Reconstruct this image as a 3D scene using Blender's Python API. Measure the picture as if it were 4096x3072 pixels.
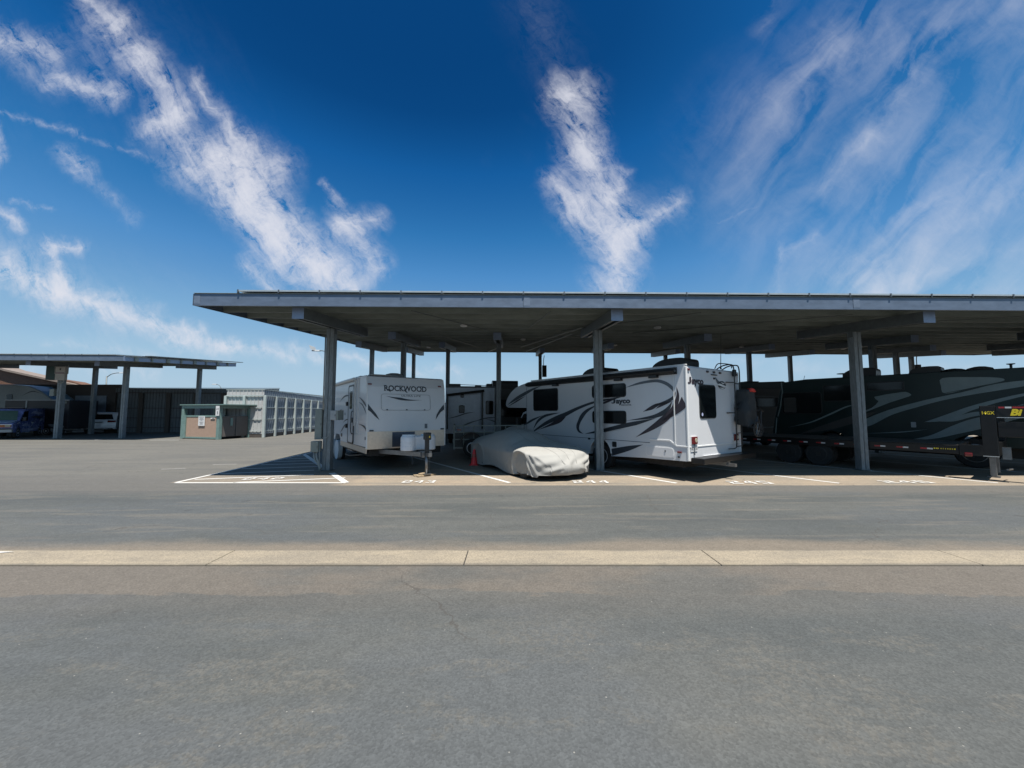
import bpy, math, random
from mathutils import Vector, Matrix, noise
from mathutils.geometry import tessellate_polygon
random.seed(7)
R = math.radians
SC = bpy.context.scene
for o in list(bpy.data.objects):
    bpy.data.objects.remove(o)
COL = SC.collection

# ------------------------------------------------------------------ camera
cam_d = bpy.data.cameras.new('camera')
cam = bpy.data.objects.new('camera', cam_d); COL.objects.link(cam)
cam_d.sensor_width = 36.0
cam_d.lens = 36.0 * 1540 / 4096
cam_d.clip_start = 0.05; cam_d.clip_end = 6000
cam.location = (0, 0, 1.75)
cam.rotation_euler = (R(90) + math.atan(111 / 1540), 0, 0)
SC.camera = cam
SC.render.resolution_x = 1024; SC.render.resolution_y = 768

# ------------------------------------------------------------------ view
SC.view_settings.view_transform = 'Standard'
SC.view_settings.look = 'None'
SC.view_settings.gamma = 1.0
SC.view_settings.exposure = 0.85
SC.view_settings.use_curve_mapping = False
SC.cycles.max_bounces = 8
SC.cycles.diffuse_bounces = 4

# ------------------------------------------------------------------ sun
SUN_DIR = Vector((0.55, -1.60, 4.7)).normalized()      # towards the sun
SUN_EL = math.asin(SUN_DIR.z)
SUN_AZ = math.atan2(SUN_DIR.x, SUN_DIR.y)
sun_d = bpy.data.lights.new('sun', 'SUN')
sun_d.energy = 5.0; sun_d.angle = R(0.5); sun_d.color = (1.0, 0.955, 0.88)
sun = bpy.data.objects.new('sun', sun_d); COL.objects.link(sun)
sun.rotation_euler = SUN_DIR.to_track_quat('Z', 'Y').to_euler()
sun.location = (5, -10, 40)

# ------------------------------------------------------------------ world: clear sky with cirrus
W = bpy.data.worlds.new('World'); SC.world = W; W.use_nodes = True
W.cycles.sampling_method = 'MANUAL'; W.cycles.sample_map_resolution = 256
nt = W.node_tree; N = nt.nodes; L = nt.links
for n in list(N): N.remove(n)
def nd(t, **k):
    n = N.new(t)
    for a, b in k.items(): setattr(n, a, b)
    return n
def mth(op, a, b=None, c=None, clamp=False):
    n = N.new('ShaderNodeMath'); n.operation = op; n.use_clamp = clamp
    for i, v in enumerate((a, b, c)):
        if v is None: continue
        if isinstance(v, (int, float)): n.inputs[i].default_value = v
        else: L.new(v, n.inputs[i])
    return n.outputs[0]
def vmt(op, a, b=None, s=None):
    n = N.new('ShaderNodeVectorMath'); n.operation = op
    for i, v in enumerate((a, b)):
        if v is None: continue
        if isinstance(v, (tuple, Vector)): n.inputs[i].default_value = v
        else: L.new(v, n.inputs[i])
    if s is not None:
        if isinstance(s, (int, float)): n.inputs['Scale'].default_value = s
        else: L.new(s, n.inputs['Scale'])
    return n.outputs['Value'] if op in ('LENGTH', 'DOT_PRODUCT') else n.outputs['Vector']
SKY_STRENGTH = 0.05
EXPO = 2 ** 0.85
tc = nd('ShaderNodeTexCoord')
sky = nd('ShaderNodeTexSky'); sky.sky_type = 'NISHITA'; sky.sun_disc = False
sky.sun_elevation = SUN_EL; sky.sun_rotation = SUN_AZ
sky.altitude = 50; sky.air_density = 1.0; sky.dust_density = 0.6; sky.ozone_density = 2.0
dirv = tc.outputs['Generated']
sep = nd('ShaderNodeSeparateXYZ'); L.new(dirv, sep.inputs[0])
X_, Y_, Z_ = sep.outputs
# deepen the blue as the polarised, clear marine air in the photograph does
sg_ = nd('ShaderNodeSeparateColor'); L.new(sky.outputs[0], sg_.inputs[0])
rampn = nd('ShaderNodeValToRGB'); cr_ = rampn.color_ramp
KS = [(.125, (.0022, .047, .175)), (.1435, (.0028, .057, .208)), (.1556, (.008, .108, .345)), (.185, (.032, .185, .465)), (.22, (.078, .265, .572)), (.31, (.20, .41, .66)), (.43, (.345, .54, .72)), (.60, (.46, .61, .73))]
while len(cr_.elements) < len(KS): cr_.elements.new(.5)
for e_, (p_, c_) in zip(cr_.elements, KS): e_.position = p_; e_.color = (*c_, 1)
L.new(mth('MULTIPLY', sg_.outputs[1], 0.09), rampn.inputs[0])
tint = nd('ShaderNodeMix', data_type='RGBA', blend_type='MULTIPLY'); tint.inputs[0].default_value = 1.0
L.new(rampn.outputs[0], tint.inputs[6]); tint.inputs[7].default_value = (1 / SKY_STRENGTH / EXPO,) * 3 + (1,)
tint.clamp_result = False
# cirrus lies on a flat layer; its banks are placed as directions (azimuth plane ahead of the viewer)
ysafe = mth('MAXIMUM', Y_, 0.02)
U_ = mth('DIVIDE', X_, ysafe); V_ = mth('DIVIDE', Z_, ysafe)
cmb = nd('ShaderNodeCombineXYZ'); L.new(U_, cmb.inputs[0]); L.new(V_, cmb.inputs[1])
q0 = cmb.outputs[0]
def noise_n(vec, scale, detail, rough, dist=0.0, color=False):
    n = nd('ShaderNodeTexNoise'); n.inputs['Scale'].default_value = scale
    n.inputs['Detail'].default_value = detail; n.inputs['Roughness'].default_value = rough
    n.inputs['Distortion'].default_value = dist
    L.new(vec, n.inputs['Vector'])
    return n.outputs['Color'] if color else n.outputs['Fac']
w1 = noise_n(q0, 3.2, 3, 0.55, 0, True)
w2 = noise_n(q0, 14, 4, 0.65, 0, True)
q = vmt('ADD', q0, vmt('SCALE', vmt('SUBTRACT', w1, (0.5, 0.5, 0.5)), s=0.10))
q = vmt('ADD', q, vmt('SCALE', vmt('SUBTRACT', w2, (0.5, 0.5, 0.5)), s=0.06))
q = vmt('MULTIPLY', q, (1, 1, 0))
CP = math.atan(111 / 1540)
def sky_uv(x, y):
    a = (x * 1.8517 - 2048) / 1540; b = (1536 - y * 1.8517) / 1540
    Y = math.cos(CP) - b * math.sin(CP)
    return Vector((a / Y, (math.sin(CP) + b * math.cos(CP)) / Y, 0))
BANKS = [  # x0 y0 x1 y1 radius strength
 (190,-10,250,60,26,.62),(250,60,300,140,34,.62),(300,140,385,235,34,.8),(330,262,385,240,20,.8),(190,60,215,170,38,.16),
 (130,165,245,212,22,.85),(50,140,130,190,22,.2),(0,75,105,105,34,.8),(340,270,480,330,40,.55),
 (428,180,545,320,17,.7),(480,330,590,360,34,.6),(500,330,560,400,50,.85),(410,350,540,440,40,.75),
 (540,420,620,540,46,1.1),(600,500,690,580,46,1.1),(680,580,770,630,24,1.1),(720,440,760,500,16,.35),
 (735,490,805,478,22,.6),(740,500,805,585,26,.75),(530,580,590,632,18,.65),(690,390,740,440,8,.4),
 (90,530,165,535,14,.8),(100,540,122,590,14,.7),(0,585,130,620,24,.95),(120,620,330,690,22,.8),(0,560,250,680,44,.4),
 (360,712,500,748,17,1.0),(480,735,640,775,15,.85),(640,745,720,790,12,.6),(0,800,330,800,16,.5),(330,690,420,705,12,.6),(740,765,1000,808,10,.6),(100,745,330,760,10,.3),(1500,780,2100,790,14,.3),(700,700,1000,740,16,.25),(0,238,180,292,7,.30),(180,292,370,350,6,.18),
 (140,330,175,370,18,.45),(150,350,300,470,14,.2),(-20,455,30,490,13,.7),(-10,285,10,345,13,.7),(30,445,110,455,6,.35),
 (1225,205,1262,190,34,.38),(1232,200,1262,330,38,.85),(1195,390,1232,450,24,.75),(1260,330,1310,430,40,.9),
 (1345,365,1315,425,15,.6),(1250,440,1330,520,42,.8),(1330,520,1330,640,40,.95),(1350,505,1465,430,19,.75),
 (1330,470,1440,450,40,.2),(1150,20,1230,200,50,.05),
 (1660,-20,1640,60,25,.35),(1850,40,1600,290,95,.30),(1800,90,1690,240,46,.42),(1980,140,1870,330,30,.55),
 (1890,300,1770,410,28,.5),(1700,250,1590,420,90,.22),(2230,-20,1880,120,120,.42),(2230,390,1890,600,70,.50),
 (2230,530,1870,640,40,.55),(2020,280,1700,500,130,.26),(2230,150,1900,520,160,.22),(1895,605,1890,640,32,.7),
 (1765,508,1700,560,9,.55),(1702,550,1668,640,13,.5),(1780,600,2230,640,60,.45),(1950,470,2230,330,60,.35),(1560,470,1640,440,3,.2),(2060,60,1980,150,30,.2)]
acc = None
for bi, (x0, y0, x1, y1, r, s) in enumerate(BANKS):
    if bi % 4 == 0 and acc is not None:      # ties each batch to the last so that the shader keeps few values alive
        tn = N.new('ShaderNodeVectorMath'); tn.operation = 'MULTIPLY_ADD'
        L.new(acc, tn.inputs[0]); tn.inputs[1].default_value = (1e-7, 1e-7, 0); L.new(q, tn.inputs[2]); q = tn.outputs[0]
    a = sky_uv(x0, y0); b = sky_uv(x1, y1); ba = b - a
    if x0 > 1550: s *= .42
    if x0 > 1550 and r < 50: s *= .85
    rr = r * 1.8517 / 1540 * 2.3
    pa = vmt('SUBTRACT', q, a)
    h = mth('MULTIPLY', vmt('DOT_PRODUCT', pa, ba), 1 / max(ba.dot(ba), 1e-6), clamp=True)
    d = vmt('LENGTH', vmt('SUBTRACT', pa, vmt('SCALE', ba, s=h)))
    m = mth('MULTIPLY_ADD', d, -1 / rr, 1.0, clamp=True)
    m = mth('MULTIPLY', mth('MULTIPLY', m, m), s * 1.05)
    acc = m if acc is None else mth('ADD', acc, m)
acc = mth('MULTIPLY', acc, mth('GREATER_THAN', Y_, 0.05))
# thin general cirrus everywhere else (behind and overhead), on the flat layer
zs = mth('ADD', mth('MAXIMUM', Z_, 0.0), 0.12)
cp = nd('ShaderNodeCombineXYZ'); L.new(mth('DIVIDE', X_, zs), cp.inputs[0]); L.new(mth('DIVIDE', Y_, zs), cp.inputs[1])
pl_ = vmt('MULTIPLY', cp.outputs[0], (1.0, 0.45, 1.0))
gen = noise_n(pl_, 1.1, 5, 0.6, 0.8)
gen = mth('MULTIPLY', mth('SUBTRACT', gen, 0.55, clamp=True), 3.0, clamp=True)
behind = mth('SUBTRACT', 1.0, mth('MULTIPLY_ADD', Y_, 3.0, 0.2, clamp=True), clamp=True)
acc = mth('ADD', acc, mth('MULTIPLY', gen, mth('MULTIPLY_ADD', behind, 0.6, 0.05)))
# wisps: two stretched noises modulate the density
def streak(ang, sx_, sy_, src):
    c, n_ = math.cos(R(ang)), math.sin(R(ang))
    cb = nd('ShaderNodeCombineXYZ')
    L.new(mth('MULTIPLY', vmt('DOT_PRODUCT', src, (c, n_, 0)), sx_), cb.inputs[0])
    L.new(mth('MULTIPLY', vmt('DOT_PRODUCT', src, (-n_, c, 0)), sy_), cb.inputs[1])
    return cb.outputs[0]
wisp = noise_n(streak(-52, 1.0, 1.8, q), 7, 5, 0.72, 0.7)
wR = noise_n(streak(50, 0.7, 2.6, vmt('ADD', q0, vmt('SCALE', w1, s=0.10))), 4.2, 5, 0.54, 0.4)
wL = noise_n(streak(-56, 1.0, 4.5, vmt('ADD', q0, vmt('SCALE', w1, s=0.12))), 7, 5, 0.66, 0.5)
rt = mth('MULTIPLY_ADD', U_, 4.0, -1.3, clamp=True)      # how far into the veil on the right
lf_ = mth('SUBTRACT', 1.0, rt)
wf = noise_n(vmt('MULTIPLY', q, (1.0, 1.3, 1)), 34, 3, 0.75, 0.9)
wisp = mth('ADD', mth('MULTIPLY', wisp, mth('MULTIPLY_ADD', rt, -0.6, 1.0)), mth('MULTIPLY', wR, mth('MULTIPLY', rt, 0.6)))
wisp2 = mth('ADD', mth('MULTIPLY', wR, rt), mth('MULTIPLY', wL, lf_))
wf = mth('MULTIPLY_ADD', mth('SUBTRACT', wf, 0.5), mth('MULTIPLY_ADD', rt, -0.7, 1.0), 0.5)
ww = mth('ADD', mth('MULTIPLY', mth('SUBTRACT', wisp, 0.37), 2.2), mth('MULTIPLY', mth('SUBTRACT', wisp2, 0.42), 2.1))
ww = mth('ADD', ww, mth('MULTIPLY', mth('SUBTRACT', wf, 0.5), 1.25))
# dense cores survive, thin veils break up into fibres
ww = mth('MAXIMUM', mth('ADD', ww, mth('MULTIPLY', acc, 0.22)), 0.0)
dens = mth('MULTIPLY', acc, ww)
dens = mth('SUBTRACT', 1.0, mth('EXPONENT', mth('MULTIPLY', dens, -1.3)), clamp=True)
dens = mth('MULTIPLY', dens, 0.93)
up = mth('MULTIPLY_ADD', Z_, 6.0, 0.1, clamp=True)
dens = mth('MULTIPLY', dens, up)
skyrgb = tint.outputs[2]
mixc = nd('ShaderNodeMix', data_type='RGBA'); L.new(dens, mixc.inputs[0]); L.new(skyrgb, mixc.inputs[6])
k = 1 / SKY_STRENGTH / EXPO
mixc.inputs[7].default_value = (0.76 * k, 0.77 * k, 0.84 * k, 1)
bg = nd('ShaderNodeBackground'); bg.inputs['Strength'].default_value = SKY_STRENGTH
L.new(mixc.outputs[2], bg.inputs['Color'])
wo = nd('ShaderNodeOutputWorld'); L.new(bg.outputs[0], wo.inputs[0])

# ------------------------------------------------------------------ materials
MATS = {}
def mat(name, col, rough=0.6, metal=0.0, var=0.12, vscale=6.0, bump=0.0, bscale=60.0, coat=0.0, trans=0.0, stretch=(1, 1, 1), dirt=0.0, dirtcol=(0.05, 0.045, 0.035), spec=0.5, k=0.55):
    if name in MATS: return MATS[name]
    col = tuple(c * k for c in col[:3]); dirtcol = tuple(c * k for c in dirtcol)
    m = bpy.data.materials.new(name); m.use_nodes = True
    t = m.node_tree; n = t.nodes; l = t.links
    b = n['Principled BSDF']
    b.inputs['Roughness'].default_value = rough; b.inputs['Metallic'].default_value = metal
    b.inputs['Coat Weight'].default_value = coat; b.inputs['Transmission Weight'].default_value = trans
    b.inputs['Specular IOR Level'].default_value = spec
    tcn = n.new('ShaderNodeTexCoord'); mpn = n.new('ShaderNodeMapping'); mpn.inputs['Scale'].default_value = stretch
    l.new(tcn.outputs['Object'], mpn.inputs['Vector'])
    nz = n.new('ShaderNodeTexNoise'); nz.inputs['Scale'].default_value = vscale; nz.inputs['Detail'].default_value = 6; nz.inputs['Roughness'].default_value = 0.65
    l.new(mpn.outputs[0], nz.inputs['Vector'])
    cr = n.new('ShaderNodeMapRange'); cr.inputs['From Min'].default_value = 0.3; cr.inputs['From Max'].default_value = 0.7
    cr.inputs['To Min'].default_value = 1 - var; cr.inputs['To Max'].default_value = 1 + var
    l.new(nz.outputs['Fac'], cr.inputs['Value'])
    vm = n.new('ShaderNodeVectorMath'); vm.operation = 'SCALE'; vm.inputs[0].default_value = col[:3]
    l.new(cr.outputs[0], vm.inputs['Scale'])
    outc = vm.outputs[0]
    if dirt > 0:
        nz2 = n.new('ShaderNodeTexNoise'); nz2.inputs['Scale'].default_value = vscale * 0.35; nz2.inputs['Detail'].default_value = 8; nz2.inputs['Roughness'].default_value = 0.7
        l.new(mpn.outputs[0], nz2.inputs['Vector'])
        c2 = n.new('ShaderNodeMapRange'); c2.inputs['From Min'].default_value = 0.45; c2.inputs['From Max'].default_value = 0.8; c2.inputs['To Max'].default_value = dirt
        l.new(nz2.outputs['Fac'], c2.inputs['Value'])
        mx = n.new('ShaderNodeMix'); mx.data_type = 'RGBA'; l.new(c2.outputs[0], mx.inputs[0]); l.new(outc, mx.inputs[6]); mx.inputs[7].default_value = (*dirtcol, 1)
        outc = mx.outputs[2]
    l.new(outc, b.inputs['Base Color'])
    rr = n.new('ShaderNodeMapRange'); rr.inputs['To Min'].default_value = max(0.02, rough - 0.08); rr.inputs['To Max'].default_value = min(1, rough + 0.1)
    l.new(nz.outputs['Fac'], rr.inputs['Value']); l.new(rr.outputs[0], b.inputs['Roughness'])
    if bump > 0:
        nb = n.new('ShaderNodeTexNoise'); nb.inputs['Scale'].default_value = bscale; nb.inputs['Detail'].default_value = 5
        l.new(mpn.outputs[0], nb.inputs['Vector'])
        bp = n.new('ShaderNodeBump'); bp.inputs['Strength'].default_value = bump; bp.inputs['Distance'].default_value = 0.01
        l.new(nb.outputs['Fac'], bp.inputs['Height']); l.new(bp.outputs[0], b.inputs['Normal'])
    MATS[name] = m; return m
M_GALV = mat('galvanised_steel', (0.17, 0.19, 0.19), 0.5, 0.25, 0.22, 5, 0.05, 40, dirt=0.25, dirtcol=(0.10, 0.10, 0.09), k=0.6)
M_GALVD = mat('galvanised_deck', (0.40, 0.44, 0.40), 0.55, 0.15, 0.2, 4, stretch=(0.3, 1, 1), dirt=0.3, dirtcol=(0.07, 0.06, 0.05))
M_FASC = mat('fascia_steel', (0.21, 0.27, 0.37), 0.40, 0.35, 0.16, 7, 0.04, 60, stretch=(0.4, 1, 1), dirt=0.2, dirtcol=(0.11, 0.12, 0.12))
M_FASC2 = mat('splice_steel', (0.25, 0.31, 0.41), 0.4, 0.3, 0.15, 9)
M_ENDP = mat('zinc_end_plate', (0.42, 0.52, 0.72), 0.4, 0.2, 0.1, 8)
M_COLM = mat('column_steel', (0.34, 0.38, 0.40), 0.5, 0.2, 0.3, 9, 0.06, 50, stretch=(2, 2, 0.5), dirt=0.35, dirtcol=(0.12, 0.13, 0.12))
M_ALU = mat('aluminium', (0.72, 0.74, 0.74), 0.35, 0.7, 0.08, 8, k=0.8)
M_PV = mat('solar_glass', (0.01, 0.012, 0.03), 0.15, 0.0, 0.2, 4, coat=0.5, k=1)
M_WHITE = mat('white_gelcoat', (0.74, 0.75, 0.77), 0.32, 0, 0.03, 1.5, coat=0.25, dirt=0.12, dirtcol=(0.45, 0.43, 0.40), k=0.76)
M_WHITE2 = mat('white_trim', (0.80, 0.80, 0.79), 0.35, 0, 0.04, 5, k=0.8)
M_ROOFW = mat('roof_membrane', (0.42, 0.42, 0.42), 0.8, 0, 0.15, 5, dirt=0.4)
M_BLACK = mat('black_plastic', (0.018, 0.019, 0.02), 0.4, 0, 0.3, 10, k=0.8)
M_RUB = mat('tyre_rubber', (0.02, 0.02, 0.02), 0.85, 0, 0.3, 12, 0.2, 60, k=1)
M_UNDER = mat('underbody', (0.025, 0.022, 0.02), 0.8, 0, 0.4, 6)
M_GLASS = mat('tinted_glass', (0.005, 0.007, 0.008), 0.08, 0, 0.1, 3, spec=0.32, k=1)
M_CHAR = mat('charcoal_vinyl', (0.045, 0.055, 0.07), 0.4, 0, 0.15, 4)
M_CHAR2 = mat('plum_vinyl', (0.055, 0.04, 0.055), 0.4, 0, 0.15, 4)
M_GREY = mat('grey_vinyl', (0.16, 0.19, 0.22), 0.4, 0, 0.15, 4)
M_RED = mat('red_lens', (0.12, 0.010, 0.012), 0.2, 0, 0.1, 20, coat=0.4, k=0.9)
M_AMB = mat('amber_lens', (0.6, 0.16, 0.02), 0.25, 0, 0.1, 20, coat=0.4)
M_CLEAR = mat('clear_lens', (0.6, 0.55, 0.42), 0.15, 0, 0.1, 20)
M_DIAM = mat('polished_tread_plate', (0.78, 0.66, 0.54), 0.42, 0.55, 0.10, 14, 0.12, 60, k=0.8)
M_STEEL = mat('bare_steel', (0.32, 0.33, 0.34), 0.35, 0.8, 0.2, 10)
M_PROP = mat('tank_cover', (0.72, 0.75, 0.80), 0.42, 0, 0.05, 8, k=0.8)
M_WOOD = mat('timber_block', (0.50, 0.38, 0.24), 0.8, 0, 0.25, 14, 0.2, 40, stretch=(1, 6, 1))
M_COVER = mat('car_cover_cloth', (0.47, 0.46, 0.43), 0.75, 0, 0.05, 6, 0.25, 160, dirt=0.12, dirtcol=(0.3, 0.28, 0.25), k=0.60)
M_CONE = mat('orange_cone', (0.62, 0.025, 0.03), 0.5, 0, 0.15, 10, k=1)
M_PAINT = None
M_TAN = mat('peach_stucco', (0.52, 0.36, 0.27), 0.8, 0, 0.08, 8, 0.3, 120, k=0.6)
M_DOORP = mat('perforated_panel', (0.20, 0.175, 0.16), 0.75, 0.1, 0.3, 40, 0.4, 150)
M_GREEN = mat('green_enamel', (0.16, 0.25, 0.23), 0.45, 0, 0.15, 6, dirt=0.3, dirtcol=(0.25, 0.3, 0.28), k=0.8)
M_SIGN = mat('sign_white', (0.7, 0.7, 0.7), 0.5, 0, 0.03, 10, k=0.8)
M_INK = mat('sign_ink', (0.04, 0.04, 0.05), 0.6, 0, 0.05, 10)
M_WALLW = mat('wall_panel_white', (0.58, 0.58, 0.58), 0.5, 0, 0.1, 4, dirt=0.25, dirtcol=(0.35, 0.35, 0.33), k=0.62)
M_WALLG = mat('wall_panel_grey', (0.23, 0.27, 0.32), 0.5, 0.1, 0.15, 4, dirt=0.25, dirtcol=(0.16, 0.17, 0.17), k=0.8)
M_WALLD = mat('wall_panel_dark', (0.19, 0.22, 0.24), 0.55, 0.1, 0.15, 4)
M_GRND = mat('inverter_green', (0.02, 0.07, 0.06), 0.5)
M_POSTG = mat('wall_post', (0.42, 0.47, 0.46), 0.5, 0.1, 0.1, 6, k=0.8)
M_SHED = mat('brown_shed', (0.10, 0.085, 0.075), 0.7, 0, 0.15, 4)
M_BOXG = mat('box_grey', (0.36, 0.40, 0.37), 0.5, 0.1, 0.08, 8, dirt=0.2, dirtcol=(0.2, 0.2, 0.18))
M_BOXL = mat('box_light', (0.55, 0.58, 0.60), 0.5, 0, 0.08, 8)
M_BOXC = mat('inverter_cream', (0.62, 0.58, 0.52), 0.5, 0, 0.06, 8)
M_PVC = mat('conduit_grey', (0.40, 0.43, 0.42), 0.5, 0, 0.1, 10)
M_DKRV = mat('black_coach_paint', (0.014, 0.030, 0.029), 0.30, 0, 0.2, 2, spec=0.3, k=0.8)
M_SILV = mat('silver_coach_paint', (0.34, 0.43, 0.44), 0.35, 0.0, 0.12, 3, spec=0.3)
M_TAUPE = mat('taupe_coach_paint', (0.11, 0.105, 0.10), 0.4, 0, 0.12, 3, spec=0.3)
M_TRL = mat('trailer_black', (0.010, 0.010, 0.011), 0.35, 0, 0.3, 8, spec=0.35)
M_TAPER = mat('tape_red', (0.30, 0.015, 0.02), 0.25, 0, 0.05, 20, k=1)
M_TAPEW = mat('tape_white', (0.60, 0.60, 0.60), 0.25, 0, 0.05, 20, k=0.9)
M_YEL = mat('yellow_vinyl', (0.80, 0.62, 0.02), 0.35, 0, 0.05, 20, k=0.9)
M_BLUE = mat('blue_wrap', (0.11, 0.14, 0.32), 0.25, 0, 0.5, 2.2, coat=0.4, dirt=0.6, dirtcol=(0.26, 0.30, 0.55), k=1)
M_LAV = mat('lavender_wrap', (0.46, 0.50, 0.72), 0.25, 0, 0.3, 3, coat=0.4, k=0.8)
M_BAGC = mat('grey_bag_cloth', (0.06, 0.065, 0.068), 0.85, 0, 0.2, 6, 0.3, 60)
M_REDC = mat('red_cloth', (0.65, 0.06, 0.05), 0.8, 0, 0.15, 8, 0.3, 40, k=0.9)
M_BROOF = mat('brown_roof', (0.20, 0.10, 0.06), 0.7, 0, 0.3, 4)
M_PEACH = mat('beige_cap', (0.45, 0.37, 0.31), 0.6, 0, 0.1, 4)
M_RIM = mat('silver_rim', (0.62, 0.64, 0.68), 0.35, 0.3, 0.06, 20, k=0.8)

# ------------------------------------------------------------------ mesh helpers
def rot2(p, a):
    c, s = math.cos(a), math.sin(a); return (p[0] * c - p[1] * s, p[0] * s + p[1] * c)
def catmull(P, n=6, closed=False):
    out = []; m = len(P)
    rng = range(m) if closed else range(m - 1)
    for i in rng:
        g = (lambda j: P[j % m]) if closed else (lambda j: P[min(max(j, 0), m - 1)])
        a, b, c, d = g(i - 1), g(i), g(i + 1), g(i + 2)
        for k in range(n):
            t = k / n; t2 = t * t; t3 = t2 * t
            out.append(tuple(0.5 * (2 * b[q] + (c[q] - a[q]) * t + (2 * a[q] - 5 * b[q] + 4 * c[q] - d[q]) * t2 + (3 * b[q] - a[q] - 3 * c[q] + d[q]) * t3) for q in range(len(b))))
    if not closed: out.append(tuple(P[-1]))
    return out
class MB:
    def __init__(s): s.v = []; s.f = []
    def box(s, x0, x1, y0, y1, z0, z1):
        b = len(s.v)
        s.v += [(x0, y0, z0), (x1, y0, z0), (x1, y1, z0), (x0, y1, z0), (x0, y0, z1), (x1, y0, z1), (x1, y1, z1), (x0, y1, z1)]
        s.f += [tuple(b + i for i in q) for q in ((0, 3, 2, 1), (4, 5, 6, 7), (0, 1, 5, 4), (1, 2, 6, 5), (2, 3, 7, 6), (3, 0, 4, 7))]
        return s
    def hexa(s, bot, top):
        b = len(s.v); n = len(bot); s.v += [tuple(p) for p in bot] + [tuple(p) for p in top]
        s.f.append(tuple(b + i for i in reversed(range(n)))); s.f.append(tuple(b + n + i for i in range(n)))
        for i in range(n): j = (i + 1) % n; s.f.append((b + i, b + j, b + n + j, b + n + i))
        return s
    def prism(s, poly, axis, a, b_):
        def P(p, t):
            return {'x': (t, p[0], p[1]), 'y': (p[0], t, p[1]), 'z': (p[0], p[1], t)}[axis]
        n = len(poly); b = len(s.v)
        s.v += [P(p, a) for p in poly] + [P(p, b_) for p in poly]
        tris = tessellate_polygon([[Vector((p[0], p[1], 0)) for p in poly]])
        for t in tris:
            s.f.append((b + t[0], b + t[1], b + t[2])); s.f.append((b + n + t[2], b + n + t[1], b + n + t[0]))
        for i in range(n): j = (i + 1) % n; s.f.append((b + i, b + n + i, b + n + j, b + j))
        return s
    def flat(s, poly, fn):
        n = len(poly); b = len(s.v); s.v += [fn(p) for p in poly]
        for t in tessellate_polygon([[Vector((p[0], p[1], 0)) for p in poly]]): s.f.append((b + t[0], b + t[1], b + t[2]))
        return s
    def strip(s, spine, fn, n=7):
        P = catmull(spine, n); b = len(s.v); m = len(P)
        for i, p in enumerate(P):
            q = P[min(i + 1, m - 1)]; r = P[max(i - 1, 0)]
            dx, dy = q[0] - r[0], q[1] - r[1]; l = math.hypot(dx, dy) or 1
            w = max(p[2], 0.004) / 2; nx, ny = -dy / l * w, dx / l * w
            s.v += [fn((p[0] + nx, p[1] + ny)), fn((p[0] - nx, p[1] - ny))]
        for i in range(m - 1): s.f.append((b + 2 * i, b + 2 * i + 1, b + 2 * i + 3, b + 2 * i + 2))
        return s
    def tube(s, pts, r, n=8, cap=True):
        pts = [Vector(p) for p in pts]; b = len(s.v); m = len(pts)
        rr = r if isinstance(r, (list, tuple)) else [r] * m
        up = None
        for i, p in enumerate(pts):
            d = (pts[min(i + 1, m - 1)] - pts[max(i - 1, 0)]).normalized()
            if up is None or abs(up.dot(d)) > 0.95: up = Vector((0, 0, 1)) if abs(d.z) < 0.9 else Vector((1, 0, 0))
            a = d.cross(up).normalized(); c = a.cross(d).normalized(); up = c
            for k in range(n):
                t = 2 * math.pi * k / n; s.v.append(tuple(p + (a * math.cos(t) + c * math.sin(t)) * rr[i]))
        for i in range(m - 1):
            for k in range(n):
                j = (k + 1) % n; s.f.append((b + i * n + k, b + i * n + j, b + (i + 1) * n + j, b + (i + 1) * n + k))
        if cap: s.f.append(tuple(b + k for k in reversed(range(n)))); s.f.append(tuple(b + (m - 1) * n + k for k in range(n)))
        return s
    def lathe(s, prof, o, axis='z', n=16):
        b = len(s.v); m = len(prof)
        for (r, h) in prof:
            for k in range(n):
                t = 2 * math.pi * k / n; c, q = r * math.cos(t), r * math.sin(t)
                p = {'z': (c, q, h), 'x': (h, c, q), 'y': (c, h, q)}[axis]
                s.v.append((o[0] + p[0], o[1] + p[1], o[2] + p[2]))
        for i in range(m - 1):
            for k in range(n):
                j = (k + 1) % n; s.f.append((b + i * n + k, b + i * n + j, b + (i + 1) * n + j, b + (i + 1) * n + k))
        s.f.append(tuple(b + k for k in reversed(range(n)))); s.f.append(tuple(b + (m - 1) * n + k for k in range(n)))
        return s
    def build(s, name, m, parent=None, bevel=0, smooth=False, seg=2, angle=35):
        me = bpy.data.meshes.new(name); me.from_pydata(s.v, [], s.f); me.update()
        import bmesh
        bm = bmesh.new(); bm.from_mesh(me)
        bmesh.ops.recalc_face_normals(bm, faces=bm.faces); bm.to_mesh(me); bm.free()
        me.materials.append(m)
        o = bpy.data.objects.new(name, me); COL.objects.link(o)
        if parent is not None: o.parent = parent
        if bevel > 0:
            md = o.modifiers.new('bevel', 'BEVEL'); md.width = bevel; md.segments = seg; md.limit_method = 'ANGLE'; md.angle_limit = R(angle)
        if smooth:
            for p in me.polygons: p.use_smooth = True
        return o
def thing(name, label, cat, loc=(0, 0, 0), rz=0, group=None):
    o = bpy.data.objects.new(name, None); COL.objects.link(o); o.empty_display_size = 0.3
    o.location = loc; o.rotation_euler = (0, 0, rz); o['label'] = label; o['category'] = cat
    if group: o['group'] = group
    return o
def tag(o, label, cat, group=None):
    o['label'] = label; o['category'] = cat
    if group: o['group'] = group
    return o
def struct(o, label=None):
    o['kind'] = 'structure'
    if label: o['label'] = label
    return o
def lab(o, t): o['label'] = t; return o
def inst(o, parent=None, loc=None, rot=None, scale=None, label=None):
    c = o.copy(); COL.objects.link(c)
    if parent is not None: c.parent = parent
    if loc is not None: c.location = loc
    if rot is not None: c.rotation_euler = rot
    if scale is not None: c.scale = scale
    if label: c['label'] = label
    return c
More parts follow.
